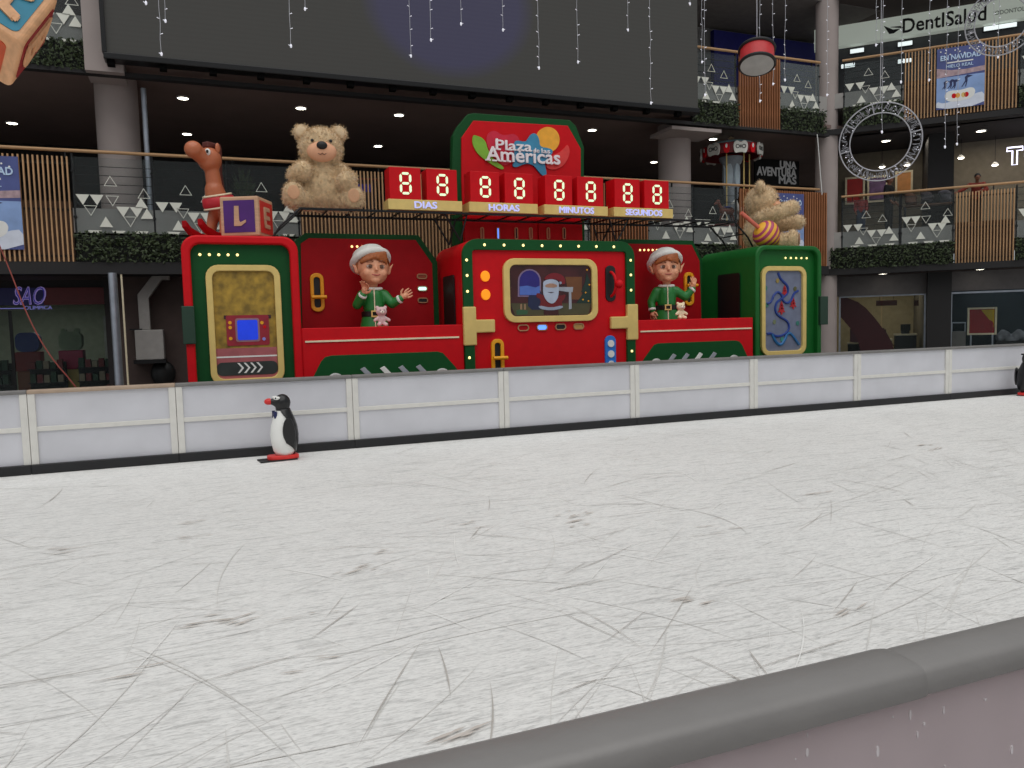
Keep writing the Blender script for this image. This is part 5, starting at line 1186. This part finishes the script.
# ------------------------------------------------------------------ spinning top
a = Vector((10.95, 13.9, 4.12)); b = Vector((11.95, 13.9, 3.46)); ax = (a-b).normalized()
t = thing('spinning_top', 'yellow and magenta striped spinning top lying on the right cab roof', 'spinning top', (11.7, 13.9, 3.42))
rot = ax.to_track_quat('Z', 'Y').to_matrix().to_4x4(); Mt = Matrix.Translation(b) @ rot
prof = [(.015, 0), (.07, .07), (.17, .17), (.235, .26), (.28, .34), (.295, .42), (.29, .48), (.265, .55), (.21, .61), (.12, .655), (.045, .67)]
MAG = mat('top_magenta', (176, 60, 100), .4); TY = mat('top_yellow', (240, 180, 60), .4)
body = G().lathe(prof, 28, Mt).part('body', TY, t, smooth=60)
def rad_at(z):
    for (r0, z0_), (r1, z1_) in zip(prof, prof[1:]):
        if z0_ <= z <= z1_: return r0+(r1-r0)*(z-z0_)/(z1_-z0_)
for za, zb in ((.10, .17), (.235, .295), (.365, .425), (.50, .56), (.60, .63)):
    G().lathe([(rad_at(za)+.004, za), (rad_at((za+zb)/2)+.008, (za+zb)/2), (rad_at(zb)+.004, zb)], 28, Mt).part('stripe', MAG, body, smooth=60)
G().tube([Mt @ Vector((0, 0, .66)), Mt @ Vector((0, 0, 1.22))], .045, 12).part('handle', mat('top_handle', (214, 110, 90), .4), t, smooth=60)

# ------------------------------------------------------------------ elves
def hand(g, M, wrist, d_, up_, s, curl=.25):
    d_ = Vector(d_).normalized(); up_ = (Vector(up_)-d_*Vector(up_).dot(d_)).normalized(); nrm = d_.cross(up_); w_ = Vector(wrist)
    pm = w_+d_*.075*s
    g.ell(pm, (.05*s, .05*s, .05*s), 10, 8, M); g.cap(w_, .035*s, pm, .05*s, M, 8)
    for i, L in enumerate((.085, .10, .095, .072)):
        b0 = pm+d_*.03*s+up_*(.052-.034*i)*s; m0 = b0+d_*L*.55*s+up_*(.012-.008*i)*s-nrm*curl*.3*L*s; t0 = m0+d_*L*.5*s-nrm*curl*L*s
        g.cap(b0, .0165*s, m0, .0155*s, M, 8); g.cap(m0, .0155*s, t0, .012*s, M, 8)
    b0 = w_+d_*.035*s+up_*.04*s; m0 = b0+up_*.05*s+d_*.03*s; t0 = m0+up_*.02*s+d_*.045*s
    g.cap(b0, .02*s, m0, .018*s, M, 8); g.cap(m0, .018*s, t0, .014*s, M, 8)
def elf(x, y, ztop, label, body, turn, tilt, arms, hands, smile):
    """ztop: top of the cap; figure faces -y"""
    t = thing('elf_figure', label, 'elf figure', (x, y, .98)); z0 = ztop-1.50
    M = Matrix.Translation((x, y, z0)) @ Matrix.Rotation(body, 4, 'Z')          # local: z 0 = belt minus .2, head centre at 1.08
    MH = M @ Matrix.Translation((0, 0, .84)) @ Matrix.Rotation(tilt, 4, 'Y') @ Matrix.Rotation(turn, 4, 'Z') @ Matrix.Translation((0, 0, -.84))
    g = G()
    g.ell((0, .01, 1.12), (.295, .27, .28), 20, 14, MH); g.ell((0, -.07, .97), (.25, .20, .18), 18, 12, MH); g.ell((0, -.20, .86), (.09, .07, .06), 12, 8, MH)
    for s_ in (-1, 1):
        g.ell((s_*.13, -.17, .99), (.10, .09, .09), 12, 8, MH)
        g.ell((s_*.295, .0, 1.06), (.05, .035, .085), 12, 8, MH); g.cap((s_*.31, .0, 1.08), .035, (s_*.395, .04, 1.19), .012, MH, 8)
    g.ell((0, -.285, 1.045), (.035, .045, .035), 10, 8, MH); g.cap((0, -.25, 1.13), .022, (0, -.275, 1.06), .028, MH, 8)
    g.cap((0, .01, .70), .085, (0, .0, .88), .085, M)
    hd = blob(g, 'head', SKIN, t, .016, 3)
    for s_ in (-1, 1):
        e = G().ell((s_*.108, -.216, 1.105), (.060, .04, .044), 14, 10, MH).part('eye', mat('elf_eye_white', (206, 186, 172), .3), hd, smooth=60)
        ir = G().ell((s_*.104, -.25, 1.105), (.036, .014, .036), 12, 8, MH).part('iris', mat('elf_iris', (92, 64, 48)), e, smooth=60)
        G().tube([tuple(MH @ Vector(v)) for v in ((s_*.05, -.258, 1.195), (s_*.11, -.255, 1.215), (s_*.175, -.215, 1.19))], .012, 6).part('eyebrow', mat('elf_brow', (120, 66, 34)), hd)
        G().tube([tuple(MH @ Vector(v)) for v in ((s_*.05, -.255, 1.135), (s_*.108, -.264, 1.155), (s_*.168, -.225, 1.13))], .008, 6).part('eyelid', SKIN, hd)
    G().tube([tuple(MH @ Vector((u, -.272+abs(u)*.28, .945+smile*abs(u)))) for u in (-.075, -.04, 0, .04, .075)], .012, 8).part('mouth', mat('elf_lips', (186, 92, 84)), hd, smooth=60)
    # hair: cap of hair with a swept fringe
    G().ell((0, .025, 1.15), (.312, .29, .285), 24, 16, MH, keep=lambda v: (v.y > -.06 and v.z > -.16) or v.z > .13).part('hair', HAIR, t, smooth=60, solid=.012)
    g = G()
    for i in range(9):
        u = -.24+.055*i; g.cap((u*.6+.06, -.17, 1.355), .045, (u, -.255+abs(u)*.42, 1.275-.022*abs(i-4)), .04, MH, 8)
    blob(g, 'fringe', HAIR, t, .016, 2)
    Mc = MH @ Matrix.Translation((-.015, .075, 1.20)) @ Matrix.Rotation(-.62, 4, 'X') @ Matrix.Rotation(-.14, 4, 'Y')
    cp = G().lathe([(.0, .31), (.10, .305), (.2, .275), (.30, .19), (.345, .07), (.335, 0)], 28, Mc).part('cap', CAPW, t, smooth=60, solid=.01)
    G().tube([tuple(Mc @ Vector((.325*math.cos(a_), .315*math.sin(a_),   .03))) for a_ in [i*math.pi/14 for i in range(28)]], .07, 10, closed=True).part('cap_brim', CAPW, cp, smooth=60)
    # coat
    g = G(); g.cap((0, .01, .34), .20, (0, .01, .56), .20, M); g.cap((-.12, .01, .60), .12, (.12, .01, .60), .12, M)
    for A in arms: g.cap(A[0], .10, A[1], .088, M); g.cap(A[1], .088, Vector(A[1]).lerp(Vector(A[2]), .85), .075, M)
    ct = blob(g, 'coat', ELFG, t, .02, 4)
    G().lathe([(.33, -.52), (.30, -.2), (.25, .08), (.215, .22), (.20, .28)], 28, M).part('coat_skirt', ELFG, t, smooth=60)
    bt = G().lathe([(.222, .20), (.232, .21), (.232, .29), (.22, .30)], 28, M).part('belt', BLACK, t, smooth=40)
    G().ring([(-.07, .19), (.07, .19), (.07, .31), (-.07, .31)], [(-.045, .215), (.045, .215), (.045, .285), (-.045, .285)], -.262, -.225, M).part('buckle', GOLD, bt)
    G().tube([tuple(M @ Vector(v)) for v in ((0, -.175, .72), (0, -.205, .60), (0, -.205, .40), (0, -.225, .30))], .011, 6).part('button_strip', CREAM, ct)
    G().tube([tuple(M @ Vector(v)) for v in ((0, -.235, .19), (0, -.30, -.15))], .011, 6).part('skirt_trim', CREAM, ct)
    g = G()
    for a_ in [i*math.pi/10 for i in range(20)]: g.ell((.135*math.cos(a_), .12*math.sin(a_), .715+.01*math.sin(a_)), (.05, .045, .034), 8, 6, M)
    blob(g, 'collar', CAPW, t, .014, 2)
    for A, Hd in zip(arms, hands):
        w_ = Vector(A[2]); dv = (w_-Vector(A[1])).normalized()
        pts = [tuple(M @ (w_-dv*.075)), tuple(M @ (w_-dv*.02))]; G().tube(pts, [.085, .082], 14).part('cuff', CAPW, ct, bevel=.02)
        g = G(); hand(g, M, w_-dv*.02, Hd[0], Hd[1], 1.15, Hd[2]); blob(g, 'hand', SKIN, t, .0085, 1)
    for s_ in (-1, 1): G().tube([tuple(M @ Vector((s_*.12, 0, -.45))), tuple(M @ Vector((s_*.12, 0, .98-z0+.06)))], .09, 12).part('leg', mat('elf_tights', (150, 30, 34)), t, smooth=50); G().ell(M @ Vector((s_*.12, -.06, .98-z0+.06)), (.1, .19, .07)).part('shoe', GREEN, t, smooth=60)
elf(2.90, 14.25, 3.345, 'elf figure with one hand at its chin and the other held out', -.12, .16, .03,
    [[(-.20, 0, .60), (-.31, -.10, .42), (-.19, -.26, .62)], [(.20, 0, .60), (.33, -.08, .43), (.50, -.18, .53)]],
    [((.25, -.2, .85), (.7, -.5, -.2), .9), ((.8, -.1, .5), (-.3, -.2, .9), .15)], .25)
elf(9.24, 14.25, 3.37, 'elf figure with one raised hand, beside the yellow lever', -.45, .06, .0,
    [[(-.21, 0, .60), (-.33, .0, .38), (-.31, -.06, .17)], [(.20, 0, .60), (.40, .02, .46), (.58, .02, .66)]],
    [((.1, -.1, -1), (.6, -.7, .1), .35), ((.1, -.2, 1), (-.7, -.6, 0), .3)], .12)

def small_bear(x, y, z, s, m_, label):
    t = thing('small_plush_bear', label, 'plush bear', (x, y, z)); M = Matrix.Translation((x, y, z)) @ Matrix.Scale(s, 4)
    g = G(); g.ell((0, 0, .30), (.19, .16, .24), M=M); g.ell((0, -.02, .72), (.27, .22, .23), M=M)
    for s_ in (-1, 1):
        g.ell((s_*.2, 0, .92), (.09, .06, .09), M=M); g.cap((s_*.15, -.02, .42), .09, (s_*.34, -.08, .30), .085, M); g.cap((s_*.13, -.03, .10), .11, (s_*.17, -.2, .09), .10, M)
    blob(g, 'body', m_, t, .03*s, 3)
    mz = G().ell((0, -.22, .68), (.11, .08, .08), 12, 8, M).part('muzzle', mat('plush_muzzle', (244, 226, 214), .8), t, smooth=60); G().ell((0, -.30, .71), (.03, .02, .022), 8, 6, M).part('nose', mat('plush_nose', (120, 70, 70)), mz)
    for s_ in (-1, 1): G().ell((s_*.10, -.22, .79), (.024, .02, .024), 8, 6, M).part('eye', BLACK, t)
a = px(381, 326.6, 13.72); small_bear(a[0]+.02, 13.74, 1.86, .37, mat('plush_pink', (216, 184, 184), .9, bump=.2), 'small pinkish plush bear on the counter by the left elf')
a = px(680.5, 319, 13.72); small_bear(a[0]+.02, 13.74, 1.86, .36, mat('plush_cream', (240, 222, 186), .9, bump=.2), 'small cream plush bear on the counter by the right elf')

# ------------------------------------------------------------------ penguins (skating aids)
def penguin(loc, rz, label):
    t = thing('penguin_skate_aid', label, 'penguin', loc)
    M = Matrix.Translation(loc) @ Matrix.Rotation(rz, 4, 'Z')          # faces local -x
    prof = [(.115, .075), (.15, .13), (.178, .25), (.185, .36), (.172, .48), (.145, .58), (.11, .67), (.085, .73)]
    bw = G().lathe(prof, 28, M).part('body', WHITE, t, smooth=60)
    g = G(); vs = []; fs = []; n = 28; pr = [(r_*1.045+.004, z) for r_, z in prof]
    zs = [p[1] for p in pr]
    def rr_at(z):
        for (r0, z0_), (r1, z1_) in zip(pr, pr[1:]):
            if z0_ <= z <= z1_+1e-6: return r0+(r1-r0)*(z-z0_)/(z1_-z0_)
        return pr[-1][0]
    rows = 26
    for j in range(rows+1):
        z = .075+(.73-.075)*j/rows
        half = 84 if z > .5 else (84+12*min(1, (.5-z)/.14) if z > .26 else max(22, 96-(.26-z)*430)); half = half+max(0, (z-.6))*330
        half = min(half, 150)
        for i in range(n+1):
            a_ = math.radians(-half+2*half*i/n); vs.append((rr_at(z)*math.cos(a_), rr_at(z)*math.sin(a_), z))
    for j in range(rows):
        for i in range(n): a0 = j*(n+1)+i; fs.append((a0, a0+1, a0+n+2, a0+n+1))
    G().add(vs, fs, M).part('black_back', mat('penguin_black', (20, 20, 22), .3), t, smooth=60, solid=.012)
    for s_ in (-1, 1):
        P = chaikin([(.06, .62), (-.03, .60), (-.07, .45), (-.05, .30), (.03, .235), (.09, .22), (.12, .4)], 2)
        G().prism(P, -.018, .018, M @ Matrix.Translation((.01, s_*.168, 0)) @ Matrix.Rotation(s_*-.06, 4, 'X')).part('flipper', mat('penguin_black'), t, bevel=.012)
    g = G(); g.ell((.0, 0, .81), (.115, .108, .125), 18, 12, M); g.cap((-.03, 0, .81), .085, (-.15, 0, .835), .042, M); g.cap((0, 0, .68), .10, (0, 0, .78), .095, M)
    hd = blob(g, 'head', mat('penguin_black'), t, .014, 3)
    G().lathe([(.046, 0), (.044, .04), (.03, .072), (.0, .085)], 14, M @ Matrix.Translation((-.165, 0, .838)) @ Matrix.Rotation(-math.pi/2, 4, 'Y')).part('beak', mat('penguin_red', (214, 44, 40), .4), hd, smooth=60)
    for s_ in (-1, 1):
        e = G().ell((-.085, s_*.062, .882), (.048, .022, .026), 12, 8, M).part('eye', WHITE, hd, smooth=60); G().ell((-.105, s_*.078, .884), (.012, .01, .012), 8, 6, M).part('pupil', BLACK, e)
    bow = G()
    for s_ in (-1, 1): bow.prism([(0, .655), (s_*.075, .70), (s_*.075, .60)], -.02, .02, M @ Matrix.Translation((-.115, 0, 0)) @ Matrix.Rotation(math.pi/2, 4, 'Z'))
    bow.part('bow_tie', mat('penguin_navy', (24, 32, 84)), t)
    G().prism(chaikin([(-.25, -.12), (.13, -.15), (.17, 0), (.13, .15), (-.25, .12), (-.28, 0)], 2), 0, .06, M @ Matrix.Translation((.03, 0, .076)) @ Matrix.Rotation(-math.pi/2, 4, 'X')).part('red_base', mat('penguin_red'), t, bevel=.015)
    for s_ in (-1, 1): G().box(-.36, .15, s_*.085-.055, s_*.085+.055, 0, .022, M).part('ski', BLACK, t, bevel=.006)
    return t
penguin((.94, 11.26, 0), .12, 'black and white penguin skating aid with red beak on the ice by the barrier')
pg2 = penguin((16.60, 11.45, 0), 3.3, 'second penguin skating aid cut by the right photo edge')

G().tube([(16.36, 11.32, .90), (16.60, 11.40, .90), (16.62, 11.6, .90)], .018, 8).part('handle_bar', BLACK, pg2, smooth=60)

# ------------------------------------------------------------------ hanging decorations
BULW = mat('string_bulb', (235, 235, 245), .3, emit=.35, var=.02); WIRE = mat('white_wire', (176, 176, 182), .5)
strings = [(146, 3), (161.5, 54), (165.5, 21), (291, 46), (305, 9), (411, 56), (431, 40), (461, 24), (503, 30), (539, 68), (578, 62), (628, 30), (651, 103), (690, 4), (702, 62), (705, 95), (760, 101), (773, 84), (785, 80), (827, 95),
           (876, 45), (882, 132), (901, 82), (929, 80), (945, 147), (957, 144), (994, 25), (998, 57)]
near_ = {0: 'shortest, over the left pier end of the grey screen', 1: 'long, near the left end of the grey screen', 2: 'short, paired beside the long one at the left of the screen', 3: 'above the big bear', 4: 'very short, right of the one above the big bear',
         5: 'over the left part of the blue disc', 6: 'left of the middle of the blue disc', 7: 'short one in the middle of the blue disc', 8: 'right of the middle of the blue disc', 9: 'right of the blue disc', 10: 'above the mall sign right corner',
         11: 'short one in the right half of the screen', 12: 'longest on the grey screen, near its right end', 13: 'very short, at the right end of the screen', 14: 'just past the right screen edge, shorter of two', 15: 'just past the right screen edge, longer of two',
         16: 'crossing the drum face', 17: 'at the right side of the drum', 18: 'thin, right of the drum', 19: 'in front of the corner column', 20: 'left of the black sign lettering', 21: 'ending inside the light ring', 22: 'across the first black letter', 23: 'over the left slats of the poster screen',
         24: 'left of two ending above the wing ceiling lamp', 25: 'right of two ending above the wing ceiling lamp', 26: 'short one inside the upper ring', 27: 'longer one inside the upper ring'}
rq = random.Random(21)
for i, (x, yb) in enumerate(strings):
    Yd = 12.2+(i % 3)*.45 if x < 860 else 10.8+(i % 3)*.3
    a = px(x, yb, Yd); zt = 9.4
    t = thing('light_string', 'white icicle light string, '+near_[i], 'light string', (a[0], Yd, a[1]), group='icicle light strings')
    pts = []; z = a[1]
    while z < zt: pts.append((a[0]+rq.uniform(-.008, .008), Yd+rq.uniform(-.008, .008), z)); z += .22
    pts.append((a[0], Yd, zt)); G().tube(pts, .0042, 5).part('wire', WIRE, t)
    g = G(); z = a[1]
    while z < zt-.1:
        s_ = rq.choice((-1, 1)); g.tube([(a[0], Yd, z), (a[0]+s_*.035, Yd-.01, z+.012)], [.003, .0065], 5); z += rq.uniform(.14, .3)
    g.part('bulbs', BULW, t, kind='stuff'); G().ell((a[0], Yd, a[1]), (.017, .017, .03), 8, 6).part('end_bulb', BULW, t)
def light_ring(xc, yc, r_px, dist, label):
    c = pd(xc, yc, dist); rr_ = r_px*dist/F_PX; nrm = (Vector((0, 0, EYE))-c).normalized(); rx = Vector((0, 0, 1)).cross(nrm).normalized(); uz = nrm.cross(rx)
    nx = (nrm+rx*.12).normalized()
    t = thing('light_ring', label, 'light ring', tuple(c), group='hanging light rings')
    P = lambda r_, a_, o=0: c+(rx*math.cos(a_)+uz*math.sin(a_))*r_+nrm*o
    for k_, nm in ((1, 'outer_hoop'), (.74, 'inner_hoop')): G().tube([P(rr_*k_, i*math.pi/36) for i in range(72)], .011, 6, closed=True).part(nm, WIRE, t)
    for i in range(8): G().tube([P(rr_*.74, i*math.pi/4+.2), P(rr_, i*math.pi/4+.2)], .010, 5).part('spoke', WIRE, t)
    g = G(); rn = random.Random(int(xc)); prev = None
    for i in range(330):
        a_ = i/330*2*math.pi; q_ = P(rr_*rn.uniform(.76, .98), a_+rn.uniform(-.05, .05), rn.uniform(-.02, .02))
        if prev is not None: g.tube([prev, q_], .0045, 4)
        prev = q_
    g.part('light_garland', mat('garland_wire', (150, 150, 156), .5), t, kind='stuff')
    g = G()
    for i in range(40): g.ell(P(rr_*rn.uniform(.76, .98), rn.uniform(0, 6.28), .02), (.008,)*3, 6, 4)
    g.part('garland_bulbs', BULW, t, kind='stuff')
    G().tube([P(rr_, math.pi/2), P(rr_, math.pi/2)+Vector((0, 0, 4.5))], .006, 5).part('hanging_wire', WIRE, t)
light_ring(880, 142, 37.5, 13.0, 'large round wire light ring hanging before the corner of the balconies')
light_ring(1001, 22, 31, 12.4, 'second wire light ring cut by the top right photo corner')
# drum ornament
c = pd(757, 65, 13.0); tov = (Vector((0, 0, EYE))-c).normalized()
dn_ = -(Vector((0, 0, 1))-tov*tov.z).normalized(); axd = (tov*.60+dn_*.80).normalized()     # axis: down and towards the viewer
t = thing('drum_ornament', 'red hanging drum ornament with black hoops and grey skin', 'ornament', tuple(c))
Md = Matrix.Translation(c) @ axd.to_track_quat('Z', 'Y').to_matrix().to_4x4(); R_ = 16.5*13/769
G().lathe([(R_, -.30), (R_, 0)], 36, Md).part('shell', mat('drum_red', (196, 40, 44), .45, var=.1), t, smooth=40)
for z in (-.30, -.012): G().tube([tuple(Md @ Vector((R_*1.02*math.cos(a_), R_*1.02*math.sin(a_), z))) for a_ in [i*math.pi/20 for i in range(40)]], .028, 8, closed=True).part('hoop', BLACK, t, smooth=60)
G().lathe([(R_*.97, -.004), (R_*.97, .012)], 36, Md).part('drum_skin', mat('drum_grey', (168, 168, 164), .6), t)
G().tube([Md @ Vector((0, 0, -.3)), (Md @ Vector((0, 0, -.3)))+Vector((0, 0, 3))], .008, 6).part('hanging_cord', WIRE, t)
